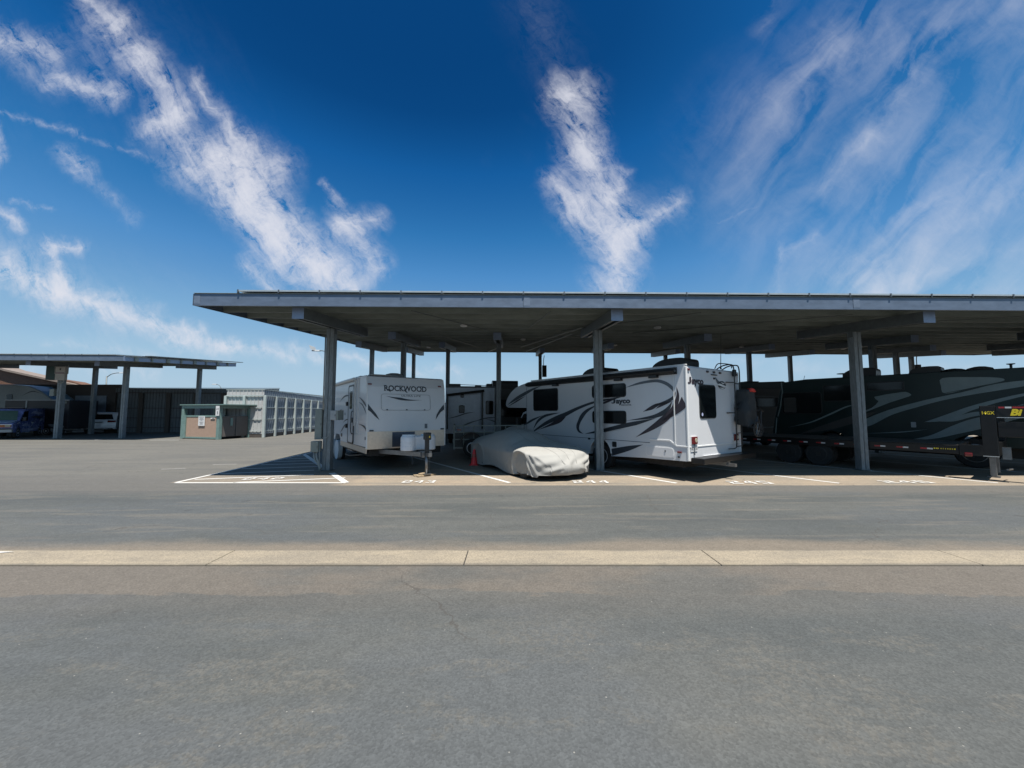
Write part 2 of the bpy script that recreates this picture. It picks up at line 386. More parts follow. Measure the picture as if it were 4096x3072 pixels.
def text(name, s, m, fn, h, parent=None, bold=0.0, shear=0.0, width=None, label=None):
    cu = bpy.data.curves.new('t', 'FONT'); cu.body = s; cu.size = 1.0; cu.offset = bold; cu.shear = shear; cu.resolution_u = 3
    o = bpy.data.objects.new('t', cu); COL.objects.link(o)
    bpy.context.view_layer.update()
    me = bpy.data.meshes.new_from_object(o.evaluated_get(bpy.context.evaluated_depsgraph_get()))
    bpy.data.objects.remove(o)
    xs = [v.co.x for v in me.vertices]; ys = [v.co.y for v in me.vertices]
    x0, x1, y1 = min(xs), max(xs), 0.70
    sc = h / y1; sx = (width / (x1 - x0)) if width else sc
    for v in me.vertices: v.co = Vector(fn(((v.co.x - x0) * sx, v.co.y * sc)))
    me.name = name; me.materials.clear(); me.materials.append(m)
    ob = bpy.data.objects.new(name, me); COL.objects.link(ob)
    if parent is not None: ob.parent = parent
    if label: ob['label'] = label
    return ob
def side0(d=0.004, x=0.0): return lambda p: (x - d, p[0], p[1])          # on the plane local x = 0, p = (y, z)
def rear0(d=0.004, y=0.0): return lambda p: (p[0], y - d, p[1])          # on the plane local y = 0, p = (x, z)
def rrect(x0, x1, z0, z1, r, n=4):
    out = []
    for cx, cz, a0 in ((x1 - r, z1 - r, 0), (x0 + r, z1 - r, 90), (x0 + r, z0 + r, 180), (x1 - r, z0 + r, 270)):
        for k in range(n + 1):
            a = R(a0 + 90 * k / n); out.append((cx + r * math.cos(a), cz + r * math.sin(a)))
    return out
def wheel(parent, x, y, r, w, side=-1, rim=M_RIM, tyre=M_RUB, n=24, holes=True):
    """axle along local x, outer face towards side"""
    t = MB().lathe([(r * .62, -w / 2), (r * .93, -w / 2), (r, -w / 2 + .03), (r, w / 2 - .03), (r * .93, w / 2), (r * .62, w / 2)], (0, 0, 0), 'x', n).build('wheel', tyre, parent, smooth=False)
    t.location = (x, y, r)
    h = side * w / 2
    k = MB().lathe([(r * .62, h * .2), (r * .62, h * 1.0), (r * .56, h * 1.03), (r * .52, h * .75), (r * .2, h * .8), (r * .17, h * 1.1), (0.01, h * 1.1)], (0, 0, 0), 'x', n).build('rim', rim, t)
    if holes:
        hb = MB()
        for i in range(8):
            a = i * math.pi / 4; hb.lathe([(r * .06, h * .75), (r * .06, h * .8)], (side * .004, r * .38 * math.cos(a), r * .38 * math.sin(a)), 'x', 8)
        hb.build('vent_hole', M_BLACK, t)
    return t

# ------------------------------------------------------------------ ground
def ground_material():
    m = bpy.data.materials.new('asphalt'); m.use_nodes = True
    t = m.node_tree; n = t.nodes; l = t.links; b = n['Principled BSDF']
    def new(ty, **k):
        q = n.new(ty)
        for a, c in k.items(): setattr(q, a, c)
        return q
    def ma(op, a, bb=None, c=None, clamp=False):
        q = n.new('ShaderNodeMath'); q.operation = op; q.use_clamp = clamp
        for i, v in enumerate((a, bb, c)):
            if v is None: continue
            if isinstance(v, (int, float)): q.inputs[i].default_value = v
            else: l.new(v, q.inputs[i])
        return q.outputs[0]
    tcn = new('ShaderNodeTexCoord'); P = tcn.outputs['Object']
    sp = new('ShaderNodeSeparateXYZ'); l.new(P, sp.inputs[0]); X, Y, Z = sp.outputs
    def nz(scale, detail=6, rough=.6, st=(1, 1, 1), dist=0, out='Fac', loc=(0, 0, 0)):
        mp = new('ShaderNodeMapping'); mp.inputs['Scale'].default_value = st; mp.inputs['Location'].default_value = loc
        l.new(P, mp.inputs['Vector'])
        q = new('ShaderNodeTexNoise'); q.inputs['Scale'].default_value = scale; q.inputs['Detail'].default_value = detail
        q.inputs['Roughness'].default_value = rough; q.inputs['Distortion'].default_value = dist
        l.new(mp.outputs[0], q.inputs['Vector']); return q.outputs[out]
    def mr(v, a, c, d=0., e=1., smooth=True):
        q = new('ShaderNodeMapRange'); q.interpolation_type = 'SMOOTHSTEP' if smooth else 'LINEAR'
        q.inputs['From Min'].default_value = a; q.inputs['From Max'].default_value = c
        q.inputs['To Min'].default_value = d; q.inputs['To Max'].default_value = e
        l.new(v, q.inputs['Value']); return q.outputs[0]
    def mix(f, a, c):
        q = new('ShaderNodeMix', data_type='RGBA')
        l.new(f, q.inputs[0]) if not isinstance(f, float) else setattr(q.inputs[0], 'default_value', f)
        for i, v in ((6, a), (7, c)):
            if isinstance(v, tuple): q.inputs[i].default_value = (*v, 1)
            else: l.new(v, q.inputs[i])
        return q.outputs[2]
    # drifting edges for all patches
    e1 = ma('MULTIPLY', ma('SUBTRACT', nz(0.55, 7, .62, (0.45, 1.3, 1)), .5), 2.0)
    e2 = ma('MULTIPLY', ma('SUBTRACT', nz(2.2, 6, .65, (0.5, 1.2, 1)), .5), 1.0)
    edge = ma('ADD', e1, ma('MULTIPLY', e2, .6))
    Yw = ma('ADD', Y, ma('MULTIPLY', edge, 0.55))
    # base sealed asphalt, cool grey, with big tonal drifts along the aisle
    col = mix(mr(nz(0.5, 6, .6, (0.35, 1.2, 1)), .35, .68), (0.110, 0.118, 0.116), (0.158, 0.160, 0.150))
    col = mix(mr(nz(0.33, 5, .6, (0.5, 1, 1), loc=(7, 3, 0)), .48, .58, 0, .7), col, (0.128, 0.138, 0.143))
    # worn, dusty islands with crisp ragged outlines (foreground)
    isl = mr(nz(1.1, 9, .72, (0.5, 1.4, 1), loc=(3, 11, 0)), .50, .56)
    isl = ma('MULTIPLY', isl, mr(Y, 3.8, 3.0)) 
    worn = mr(nz(17, 5, .7), .46, .56)
    col = mix(ma('MULTIPLY', isl, ma('MULTIPLY_ADD', worn, .45, .12)), col, (0.185, 0.175, 0.152))
    # dusty band on both sides of the concrete strip
    near = ma('MULTIPLY', mr(Yw, 3.80, 3.88), mr(Y, 4.52, 4.50))
    near = ma('MULTIPLY', near, mr(nz(.7, 5, .6, (.5, 1, 1), loc=(5, 8, 0)), .36, .50, .35, 1))
    near = ma('MAXIMUM', near, ma('MULTIPLY', mr(Yw, 3.2, 3.9, 0, .35), mr(Y, 4.52, 4.50)))
    col = mix(ma('MULTIPLY', near, .82), col, (0.212, 0.182, 0.150))
    far = ma('MULTIPLY', mr(Yw, 5.55, 5.1), mr(Y, 4.95, 4.97))
    col = mix(ma('MULTIPLY', far, .88), col, (0.275, 0.230, 0.180))
    lv = mr(nz(1.6, 6, .6, (0.25, 2.2, 1), loc=(1, 5, 0)), .52, .62)
    mid = ma('MULTIPLY', ma('MULTIPLY', mr(Yw, 5.3, 5.8), mr(Yw, 9.2, 8.4)), lv)
    col = mix(ma('MULTIPLY', mid, .55), col, (0.205, 0.190, 0.165))
    # edge of the seal coat: grey dust, then the tan apron in front of and below the canopy
    ap0 = mr(Yw, 8.1, 8.8)
    col = mix(ma('MULTIPLY', ap0, .75), col, (0.190, 0.178, 0.160))
    xl = mr(ma('ADD', X, ma('MULTIPLY', edge, .6)), -4.6, -3.8)
    Ys = ma('ADD', Y, ma('MULTIPLY', e2, .10))
    ap = ma('MULTIPLY', mr(Ys, 9.27, 9.36), xl)
    bay = ma('MULTIPLY', mr(Ys, 9.62, 9.70), ma('MULTIPLY', mr(X, -8.5, -8.4), mr(X, -3.9, -4.2)))
    ap = ma('MAXIMUM', ap, ma('MULTIPLY', bay, .7))
    tan = mix(mr(nz(1.0, 6, .6, (0.6, 1.6, 1), loc=(2, 2, 0)), .35, .7), (0.48, 0.385, 0.285), (0.37, 0.32, 0.255))
    col = mix(ma('MULTIPLY', ap, .92), col, tan)
    # the open lot on the left, lighter and warmer with faint tyre sweeps
    lot = ma('MULTIPLY', mr(Yw, 9.8, 11.5), mr(X, -4.5, -8.0))
    lotc = mix(mr(nz(0.6, 6, .6, (0.4, 1.5, 1), loc=(9, 1, 0)), .38, .66), (0.215, 0.205, 0.180), (0.175, 0.170, 0.155))
    col = mix(ma('MULTIPLY', lot, .9), col, lotc)
    # inside the hatched bay the asphalt is fresh and dark
    # aggregate
    vo = new('ShaderNodeTexVoronoi'); vo.inputs['Scale'].default_value = 75; l.new(P, vo.inputs['Vector'])
    vs = new('ShaderNodeSeparateXYZ'); l.new(vo.outputs['Color'], vs.inputs[0])
    ag = mr(vs.outputs[0], 0, 1, .85, 1.16, False)
    fn_ = mr(nz(38, 5, .7), .3, .7, .90, 1.10, False)
    sc = ma('MULTIPLY', ag, fn_)
    big = mr(nz(6, 8, .7), .3, .7, .91, 1.09, False)
    sc = ma('MULTIPLY', sc, big)
    sc = ma('MULTIPLY', sc, 0.515)
    vm = new('ShaderNodeVectorMath', operation='SCALE'); l.new(col, vm.inputs[0]); l.new(sc, vm.inputs['Scale'])
    col = vm.outputs[0]
    # pale stone chips
    vo2 = new('ShaderNodeTexVoronoi'); vo2.inputs['Scale'].default_value = 26; l.new(P, vo2.inputs['Vector'])
    chip = ma('MULTIPLY', ma('LESS_THAN', vo2.outputs['Distance'], .13), 1.0)
    v2 = new('ShaderNodeSeparateXYZ'); l.new(vo2.outputs['Color'], v2.inputs[0])
    chip = ma('MULTIPLY', chip, ma('GREATER_THAN', v2.outputs[1], .972))
    col = mix(ma('MULTIPLY', chip, .7), col, (0.24, 0.23, 0.205))
    # oil drips and dark tar spots
    vo3 = new('ShaderNodeTexVoronoi'); vo3.inputs['Scale'].default_value = 1.6; l.new(P, vo3.inputs['Vector'])
    v3 = new('ShaderNodeSeparateXYZ'); l.new(vo3.outputs['Color'], v3.inputs[0])
    rad = ma('MULTIPLY', v3.outputs[2], .11)
    dd = ma('ADD', vo3.outputs['Distance'], ma('MULTIPLY', ma('SUBTRACT', nz(14, 4, .6), .5), .10))
    spot = ma('MULTIPLY', ma('SUBTRACT', 1.0, mr(ma('SUBTRACT', dd, rad), -.01, .03), clamp=True), ma('GREATER_THAN', v3.outputs[0], .62))
    col = mix(ma('MULTIPLY', spot, .38), col, (0.032, 0.033, 0.034))
    # faint long tyre sweeps along the aisle
    sw = mr(nz(1.0, 3, .5, (0.06, 3.2, 1), loc=(0, 4, 0)), .56, .64)
    col = mix(ma('MULTIPLY', sw, ma('MULTIPLY', mr(Y, 5.2, 5.6), .22)), col, (0.045, 0.048, 0.052))
    # hairline cracks
    vc = new('ShaderNodeTexVoronoi', feature='DISTANCE_TO_EDGE'); vc.inputs['Scale'].default_value = 0.28
    mpc = new('ShaderNodeVectorMath', operation='ADD'); l.new(P, mpc.inputs[0])
    nzc = nz(2.5, 4, .6, out='Color'); s_ = new('ShaderNodeVectorMath', operation='SCALE'); l.new(nzc, s_.inputs[0]); s_.inputs['Scale'].default_value = .5
    l.new(s_.outputs[0], mpc.inputs[1]); l.new(mpc.outputs[0], vc.inputs['Vector'])
    crk = ma('MULTIPLY', mr(vc.outputs['Distance'], .004, .0015, 0, 1), mr(nz(.4, 2, .5, loc=(4, 4, 0)), .52, .6))
    col = mix(ma('MULTIPLY', crk, .6), col, (0.05, 0.045, 0.04))
    l.new(col, b.inputs['Base Color'])
    b.inputs['Roughness'].default_value = .82; b.inputs['Specular IOR Level'].default_value = .3
    bp = new('ShaderNodeBump'); bp.inputs['Strength'].default_value = .35; bp.inputs['Distance'].default_value = .004
    hh = ma('ADD', vo.outputs['Distance'], ma('MULTIPLY', nz(40, 5, .7), .8))
    l.new(hh, bp.inputs['Height']); l.new(bp.outputs[0], b.inputs['Normal'])
    return m
M_ASPH = ground_material()
asph = MB()
asph.v = [(-2500, -400, 0), (2500, -400, 0), (2500, 2500, 0), (-2500, 2500, 0)]; asph.f = [(0, 1, 2, 3)]
GROUND = struct(asph.build('asphalt_ground', M_ASPH), 'grey asphalt lot with dusty tan patches')

def paint_material():
    m = bpy.data.materials.new('road_paint'); m.use_nodes = True
    t = m.node_tree; n = t.nodes; l = t.links; b = n['Principled BSDF']
    tcn = n.new('ShaderNodeTexCoord')
    a = n.new('ShaderNodeTexNoise'); a.inputs['Scale'].default_value = 28; a.inputs['Detail'].default_value = 8; a.inputs['Roughness'].default_value = .75
    l.new(tcn.outputs['Object'], a.inputs['Vector'])
    mr = n.new('ShaderNodeMapRange'); mr.inputs['From Min'].default_value = .56; mr.inputs['From Max'].default_value = .70; l.new(a.outputs['Fac'], mr.inputs['Value'])
    mx = n.new('ShaderNodeMix'); mx.data_type = 'RGBA'; l.new(mr.outputs[0], mx.inputs[0])
    mx.inputs[6].default_value = (.50, .49, .47, 1); mx.inputs[7].default_value = (.34, .31, .27, 1)
    l.new(mx.outputs[2], b.inputs['Base Color']); b.inputs['Roughness'].default_value = .7
    return m
M_PAINT = paint_material()
def line(p, q, w=0.10, z=0.004, name='painted_line', label=None):
    p = Vector(p); q = Vector(q); d = (q - p).normalized(); nn = Vector((-d.y, d.x)) * w / 2
    mb = MB(); pts = [p + nn, p - nn, q - nn, q + nn]
    mb.v = [(a.x, a.y, z) for a in pts]; mb.f = [(0, 1, 2, 3)]
    o = mb.build(name, M_PAINT, GROUND)
    if label: o['label'] = label
    return o
# stall lines run back at 35 degrees under the canopy
for (x, y) in ((-0.06, 9.66), (4.04, 9.60), (8.03, 9.60), (11.97, 9.63), (15.95, 9.63), (19.95, 9.63)):
    L_ = 8.8 if x != -0.06 else 8.0
    line((x, y), (x - L_ * .574, y + L_ * .819), 0.10)
# far rows of the stalls, from the aisle behind
for i in range(8):
    x = -9.4 + i * 4.0; y = 27.2
    line((x, y), (x + 7.5 * .574, y - 7.5 * .819), 0.10)
# hatched bay at the end of the row
A0 = (-8.30, 9.65); A1 = (-4.10, 9.65); A2 = (-8.64, 17.17)
line(A0, A1, .10, .004); line(A0, A2, .10, .008); line(A1, (-5.15, 11.15), .16, .008); line((-5.95, 12.28), (-8.56, 16.01), .15, .008)
line((-6.25, 12.7), (-5.9, 12.2), .15, .0125)
for p, q_ in (((-8.22, 10.12), (-5.52, 10.88)), ((-6.9, 9.69), (-4.42, 10.36)), ((-8.26, 11.04), (-5.94, 11.71)), ((-8.3, 11.98), (-6.2, 12.48)),
              ((-8.3, 12.89), (-6.65, 13.25)), ((-8.36, 13.70), (-7.15, 13.98)), ((-8.42, 14.48), (-7.70, 14.69)), ((-8.5, 15.36), (-8.2, 15.43))):
    line(p, q_, .085, .004)
line((-10.7, 11.9), (-10.1, 12.07), .03, .004); line((-9.9, 12.9), (-9.2, 13.04), .03, .004)
# left lot marks
line((-30.6, 24.9), (-29.6, 25.6), .12); line((-28.2, 24.4), (-25.3, 24.4), .10); line((-25.9, 24.1), (-25.2, 24.9), .12); line((-22.4, 24.0), (-20.6, 24.0), .12)
# white arrow tip at the left edge of the strip
tip = MB(); tip.v = [(-7.05, 4.66, .024), (-6.15, 4.90, .024), (-7.0, 4.93, .024)]; tip.f = [(0, 1, 2)]
tip.build('painted_mark', M_PAINT, GROUND)
# stencilled numbers, digits on a 5 x 8 grid cut by stencil bridges
DIG = {'2': [(0, 0, 5, 1.3), (0, 1.7, 1.5, 3.6), (0, 3.6, 2.2, 4.7), (2.7, 3.6, 5, 4.7), (3.5, 4.7, 5, 6.6), (0, 6.7, 2.2, 8), (2.7, 6.7, 5, 8)],
       '4': [(3, 0, 4.4, 2), (0, 2.3, 2.6, 3.5), (3, 2.3, 5, 3.5), (3, 3.8, 4.4, 8)],
       '3': [(0, 0, 2.2, 1.2), (2.7, 0, 5, 1.2), (3.6, 1.4, 5, 3.5), (1.5, 3.5, 4.6, 4.6), (3.6, 4.7, 5, 6.6), (0, 6.8, 2.2, 8), (2.7, 6.8, 5, 8)],
       '5': [(0, 0, 2.2, 1.2), (2.7, 0, 5, 1.2), (3.6, 1.2, 5, 3.6), (0, 3.7, 2.2, 4.8), (2.7, 3.7, 5, 4.8), (0, 5.0, 1.4, 8), (1.8, 6.8, 5, 8)],
       '6': [(0, 0, 2.2, 1.2), (2.7, 0, 5, 1.2), (3.6, 1.4, 5, 3.5), (0, 1.4, 1.4, 6.6), (1.8, 3.7, 5, 4.8), (0, 6.8, 2.2, 8), (2.7, 6.8, 5, 8)]}
def number(s, x, y, w, h, rz=0, lb=None):
    mb = MB(); cw = w / (len(s) - 0.28); dw = cw * .72
    for i, ch in enumerate(s):
        for (a, b_, c, d) in DIG[ch]:
            k = len(mb.v)
            mb.v += [(i * cw + px / 5 * dw, py / 8 * h, 0) for px, py in ((a, b_), (c, b_), (c, d), (a, d))]; mb.f.append((k, k + 1, k + 2, k + 3))
        if ch == '4':
            k = len(mb.v); mb.v += [(i * cw + px / 5 * dw, py / 8 * h, 0) for px, py in ((0, 3.9), (1.2, 3.9), (2.7, 7.0), (2.7, 8))]; mb.f.append((k, k + 1, k + 2, k + 3))
    o = mb.build('painted_number', M_PAINT, GROUND); o.location = (x, y, .0125); o.rotation_euler = (0, 0, rz)
    o['label'] = 'white stencilled number ' + s + ' on the ground'
    return o
number('242', -6.95, 10.02, .95, .30, R(4)); number('243', -2.72, 9.60, .80, .34); number('244', 1.52, 9.57, .88, .34)
number('245', 5.36, 9.47, 1.0, .38); number('246', 9.22, 9.55, 1.15, .35)

# concrete strip of slabs
M_CONC = mat('concrete', (0.50, 0.42, 0.30), 0.85, 0, 0.10, 3, 0.5, 120, stretch=(0.6, 1.2, 1), dirt=0.25, dirtcol=(0.33, 0.28, 0.21), k=0.48)
def concrete_material():
    m = bpy.data.materials.new('worn_concrete'); m.use_nodes = True
    t = m.node_tree; n = t.nodes; l = t.links; b = n['Principled BSDF']
    def N_(ty, **k):
        q = n.new(ty)
        for a, c in k.items(): setattr(q, a, c)
        return q
    def ma(op, a, bb=None, clamp=False):
        q = N_('ShaderNodeMath', operation=op, use_clamp=clamp)
        for i, v in enumerate((a, bb)):
            if v is None: continue
            if isinstance(v, (int, float)): q.inputs[i].default_value = v
            else: l.new(v, q.inputs[i])
        return q.outputs[0]
    P = N_('ShaderNodeTexCoord').outputs['Object']
    def nz(sc, det, st=(1, 1, 1)):
        mp = N_('ShaderNodeMapping'); mp.inputs['Scale'].default_value = st; l.new(P, mp.inputs['Vector'])
        q = N_('ShaderNodeTexNoise'); q.inputs['Scale'].default_value = sc; q.inputs['Detail'].default_value = det; q.inputs['Roughness'].default_value = .68
        l.new(mp.outputs[0], q.inputs['Vector']); return q.outputs['Fac']
    def mr(v, a, c, d=0., e=1.):
        q = N_('ShaderNodeMapRange'); q.interpolation_type = 'SMOOTHSTEP'
        for nm, vv in (('From Min', a), ('From Max', c), ('To Min', d), ('To Max', e)): q.inputs[nm].default_value = vv
        l.new(v, q.inputs['Value']); return q.outputs[0]
    def mix(f, a, c):
        q = N_('ShaderNodeMix', data_type='RGBA'); l.new(f, q.inputs[0])
        for i, v in ((6, a), (7, c)):
            if isinstance(v, tuple): q.inputs[i].default_value = (*v, 1)
            else: l.new(v, q.inputs[i])
        return q.outputs[2]
    sp = N_('ShaderNodeSeparateXYZ'); l.new(P, sp.inputs[0]); Y = sp.outputs[1]
    col = mix(mr(nz(1.3, 7, (.5, 1.6, 1)), .35, .68), (0.245, 0.205, 0.148), (0.185, 0.158, 0.120))
    col = mix(mr(nz(7, 7, (.5, 1, 1)), .52, .72, 0, .5), col, (0.145, 0.126, 0.100))
    vo = N_('ShaderNodeTexVoronoi'); vo.inputs['Scale'].default_value = 110; l.new(P, vo.inputs['Vector'])
    sv = N_('ShaderNodeSeparateXYZ'); l.new(vo.outputs['Color'], sv.inputs[0])
    sc = N_('ShaderNodeVectorMath', operation='SCALE'); l.new(col, sc.inputs[0]); l.new(mr(sv.outputs[0], 0, 1, .78, 1.18), sc.inputs['Scale'])
    col = sc.outputs[0]
    # grime creeping in from both edges and along the low centre line
    e = ma('ABSOLUTE', ma('SUBTRACT', Y, 4.75)); e = ma('ADD', e, ma('MULTIPLY', ma('SUBTRACT', nz(3.0, 8, (.6, 1, 1)), .5), .12))
    col = mix(ma('MULTIPLY', mr(e, .185, .245), .75), col, (0.085, 0.076, 0.062))
    st = ma('MULTIPLY', mr(nz(1.1, 4, (.25, 1, 1)), .50, .62), mr(e, .07, .0))
    col = mix(ma('MULTIPLY', st, .35), col, (0.12, 0.108, 0.09))
    l.new(col, b.inputs['Base Color']); b.inputs['Roughness'].default_value = .88
    bp = N_('ShaderNodeBump'); bp.inputs['Strength'].default_value = .35; bp.inputs['Distance'].default_value = .004
    l.new(nz(60, 5), bp.inputs['Height']); l.new(bp.outputs[0], b.inputs['Normal'])
    return m
M_CONC = concrete_material()
xs = [-15.5, -12.5, -9.5, -6.45, -3.48, -0.55, 2.38, 5.35, 8.4, 11.4, 14.4]
sl0 = None
strip = MB().box(-15.5, 14.4, 4.535, 4.965, -0.05, 0.006).build('concrete_strip', mat('joint_filler', (0.06, 0.055, 0.05), .9), None)
struct(strip, 'pale concrete strip running across the asphalt aisle')
for i in range(len(xs) - 1):
    a, b_ = xs[i] + .006, xs[i + 1] - .006
    k = 0.0
    MB().hexa([(a - k, 4.51, -.05), (b_ + k * .5, 4.51, -.05), (b_ - k * .5, 4.99, -.05), (a + k, 4.99, -.05)],
              [(a - k, 4.51, .016), (b_ + k * .5, 4.51, .016), (b_ - k * .5, 4.99, .016), (a + k, 4.99, .016)]).build('concrete_slab', M_CONC, strip, bevel=.004, seg=1)

# ------------------------------------------------------------------ canopies
def canopy(label, xL, xR, y0, y1, zf, sl, sx, cols, beam_dx, beams, shear=0.0, fas_h=.28, cw=.21, panel=True, pur_n=16, pane_x0=1.1, endrafter=False, name='solar_canopy'):
    root = thing(name, label, 'canopy', ((xL + xR) / 2, (y0 + y1) / 2, 0))
    ox, oy = root.location.x, root.location.y
    def zb(x, y): return zf + sx * x + sl * (y - y0)          # underside of the purlins
    def lf(x, y): return x + shear * (y - y0) * (1 if x < 0 and x < xL + 1 else 0)
    def hexbar(x0, x1, ya, yb, h0, h1, nm, m, bev=.0):
        x0b = x0 + shear * (ya - y0) if abs(x0 - xL) < .01 else x0
        P = [(x0b, ya), (x1, ya), (x1, yb), (x0b, yb)]
        return MB().hexa([(px - ox, py - oy, zb(px, py) + h0) for px, py in P], [(px - ox, py - oy, zb(px, py) + h1) for px, py in P]).build(nm, m, root, bevel=bev, seg=1)
    # fascia in lengths
    L_ = 8.1; x = xL
    while x < xR - .1:
        xe = min(x + L_, xR)
        hexbar(x, xe - .006, y0 - .01, y0 + .012, -.02, fas_h, 'fascia_board', M_FASC)
        hexbar(x, xe - .006, y0 + .013, y0 + .075, -.02, -.005, 'fascia_flange', M_FASC)
        hexbar(x + .001, x + .16, y0 - .014, y0 - .0105, .02, fas_h - .03, 'splice_plate', M_FASC2)
        x = xe
    # rear fascia
    hexbar(xL, xR, y1 - .02, y1, -.02, fas_h, 'fascia_board', M_GALV)
    # purlins as channels
    for i in range(1, pur_n):
        y = y0 + (y1 - y0) * i / pur_n
        hexbar(xL + .001, xR, y, y + .012, 0, .20, 'purlin', M_GALVD)
        hexbar(xL + .001, xR, y + .013, y + .075, 0, .010, 'purlin_flange', M_GALV)
    # corrugated deck
    mb = MB(); px = xL; k = 0; pitch = .30
    prof = []
    while px < xR:
        for dx, dz in ((0, 0), (.19, 0), (.22, .035), (.27, .035)): prof.append((px + dx, dz))
        px += pitch
    for (xx, dz) in prof:
        for yy in (y0 + .02, y1 - .02):
            xs_ = xx + shear * (yy - y0) * max(0, 1 - (xx - xL) / 6.0)
            mb.v.append((xs_ - ox, yy - oy, zb(xx, yy) + .215 + dz))
    for i in range(len(prof) - 1): mb.f.append((2 * i, 2 * i + 2, 2 * i + 3, 2 * i + 1))
    mb.build('roof_deck', M_GALVD, root)
    # end channels
    for (xe, sgn) in ((xL, 1), (xR, -1)):
        P = []
        sh = shear if xe == xL else 0
        for d in (0.0, .015):
            P.append([(xe + sgn * (d - .02) + sh * (yy - y0), yy) for yy in (y0 - .02, y1)])
        a = P[0]; c = P[1]
        q4 = [a[0], c[0], c[1], a[1]]
        MB().hexa([(p_[0] - ox, p_[1] - oy, zb(p_[0], p_[1]) - .02) for p_ in q4], [(p_[0] - ox, p_[1] - oy, zb(p_[0], p_[1]) + fas_h - .01) for p_ in q4]).build('end_channel', M_FASC if not endrafter else M_ENDP, root)
    # beams and columns
    bh = .29
    def btm(x, y): return zb(x, y) - bh + .0
    for (bx, ya, yb) in beams:
        for s in (-1, 1):
            q4 = [(bx + s * .145, ya), (bx + s * .125, ya), (bx + s * .125, yb), (bx + s * .145, yb)]
            MB().hexa([(p_[0] - ox, p_[1] - oy, btm(*p_)) for p_ in q4], [(p_[0] - ox, p_[1] - oy, btm(*p_) + bh - .004) for p_ in q4]).build('beam_web', M_GALV, root)
            q4 = [(bx + s * .124, ya), (bx + s * .065, ya), (bx + s * .065, yb), (bx + s * .124, yb)]
            MB().hexa([(p_[0] - ox, p_[1] - oy, btm(*p_)) for p_ in q4], [(p_[0] - ox, p_[1] - oy, btm(*p_) + .012) for p_ in q4]).build('beam_flange', M_GALV, root)
        for (yy, t) in ((ya, -.006), (yb, .0)):
            q4 = [(bx - .15, yy + t), (bx + .15, yy + t), (bx + .15, yy + t + .006), (bx - .15, yy + t + .006)]
            MB().hexa([(p_[0] - ox, p_[1] - oy, btm(*p_) - .003) for p_ in q4], [(p_[0] - ox, p_[1] - oy, btm(*p_) + bh - .004) for p_ in q4]).build('beam_end_plate', M_ENDP, root)
    for (cx, cy, w) in cols:
        zt = btm(cx, cy) - .002
        c = MB()
        g = .012
        for s in (-1, 1):   # two lipped channels toe to toe with an open seam
            c.box(cx - ox + (s * g if s > 0 else -w), cx - ox + (w if s > 0 else -g), cy - oy - w, cy - oy + w, 0, zt)
        c.box(cx - ox - g * 1.5, cx - ox + g * 1.5, cy - oy - w + .02, cy - oy + w - .02, 0, zt)
        col = c.build('column', M_COLM, root, bevel=.006, seg=1)
        MB().box(cx - ox - w - .012, cx - ox + w + .012, cy - oy - w * .7, cy - oy + w * .7, zt - .16, zt + .10).build('bracket', M_GALV, root, bevel=.004, seg=1)
        MB().box(cx - ox - w - .05, cx - ox + w + .05, cy - oy - w - .05, cy - oy + w + .05, .001, .02).build('base_plate', M_GALV, root)
    # modules on rails
    if panel:
        pw = 1.0; rows = int((y1 - y0) / 1.68)
        pm = None; x = xL + pane_x0
        while x < xR - pw:
            zz = zb(x, y0) + fas_h + .045
            if pm is None:
                pm = MB().box(.004, pw - .004, 0, 1.64, 0, .038).build('solar_panel', M_ALU, root)
                g_ = MB().box(.02, pw - .02, .015, 1.62, .0385, .041).build('panel_glass', M_PV, pm)
                ch = g_
                cl = MB().box(-.013, .013, -.015, .03, -.02, .046).box(-.022, .022, -.008, .03, -.034, -.02).build('panel_clamp', M_STEEL, root)
                pm.location = (x - ox, y0 - .05 - oy, zz); pm.rotation_euler = (math.atan(sl), -math.atan(sx) * 1, 0)
                cl.location = (x - ox, y0 - .05 - oy, zz)
            else:
                c = inst(pm, root, (x - ox, y0 - .05 - oy, zz)); inst(ch, c)
                inst(cl, root, (x - ox, y0 - .05 - oy, zz))
            x += pw
        xe = x
        mb = MB()
        for r_ in range(1, rows):
            for i in range(int(xe - xL - pane_x0)):
                xx = xL + pane_x0 + i; yy = y0 - .05 + r_ * 1.68
                q4 = [(xx + .004, yy), (xx + pw - .004, yy), (xx + pw - .004, yy + 1.64), (xx + .004, yy + 1.64)]
                mb.hexa([(p_[0] - ox, p_[1] - oy, zb(*p_) + fas_h + .045) for p_ in q4], [(p_[0] - ox, p_[1] - oy, zb(*p_) + fas_h + .083) for p_ in q4])
        rest = mb.build('solar_panels', M_PV, root); rest['kind'] = 'stuff'
        rl = hexbar(xL + pane_x0 - .05, xe, y0 + .25, y0 + .29, fas_h - .055, fas_h + .04, 'rail', M_ALU)
        hexbar(xL + .0, xR, y0 - .035, y0 + .3, fas_h + .003, fas_h + .012, 'drip_edge', M_GALVD)
    return root, zb
colsA = [(x, 11.75, .115) for x in (-5.56, 2.64, 10.56, 18.6)]
colsB = [(x, 16.7, .10) for x in (-4.74, -0.58, 7.67, 15.76, 23.8)]
colsD = [(x, 21.1, .10) for x in (-7.73, -3.53, 4.98, 13.08, 21.2, 29.3)]
colsC = [(x, 24.9, .10) for x in (-6.4, 1.83, 10.0, 18.1, 26.0)]
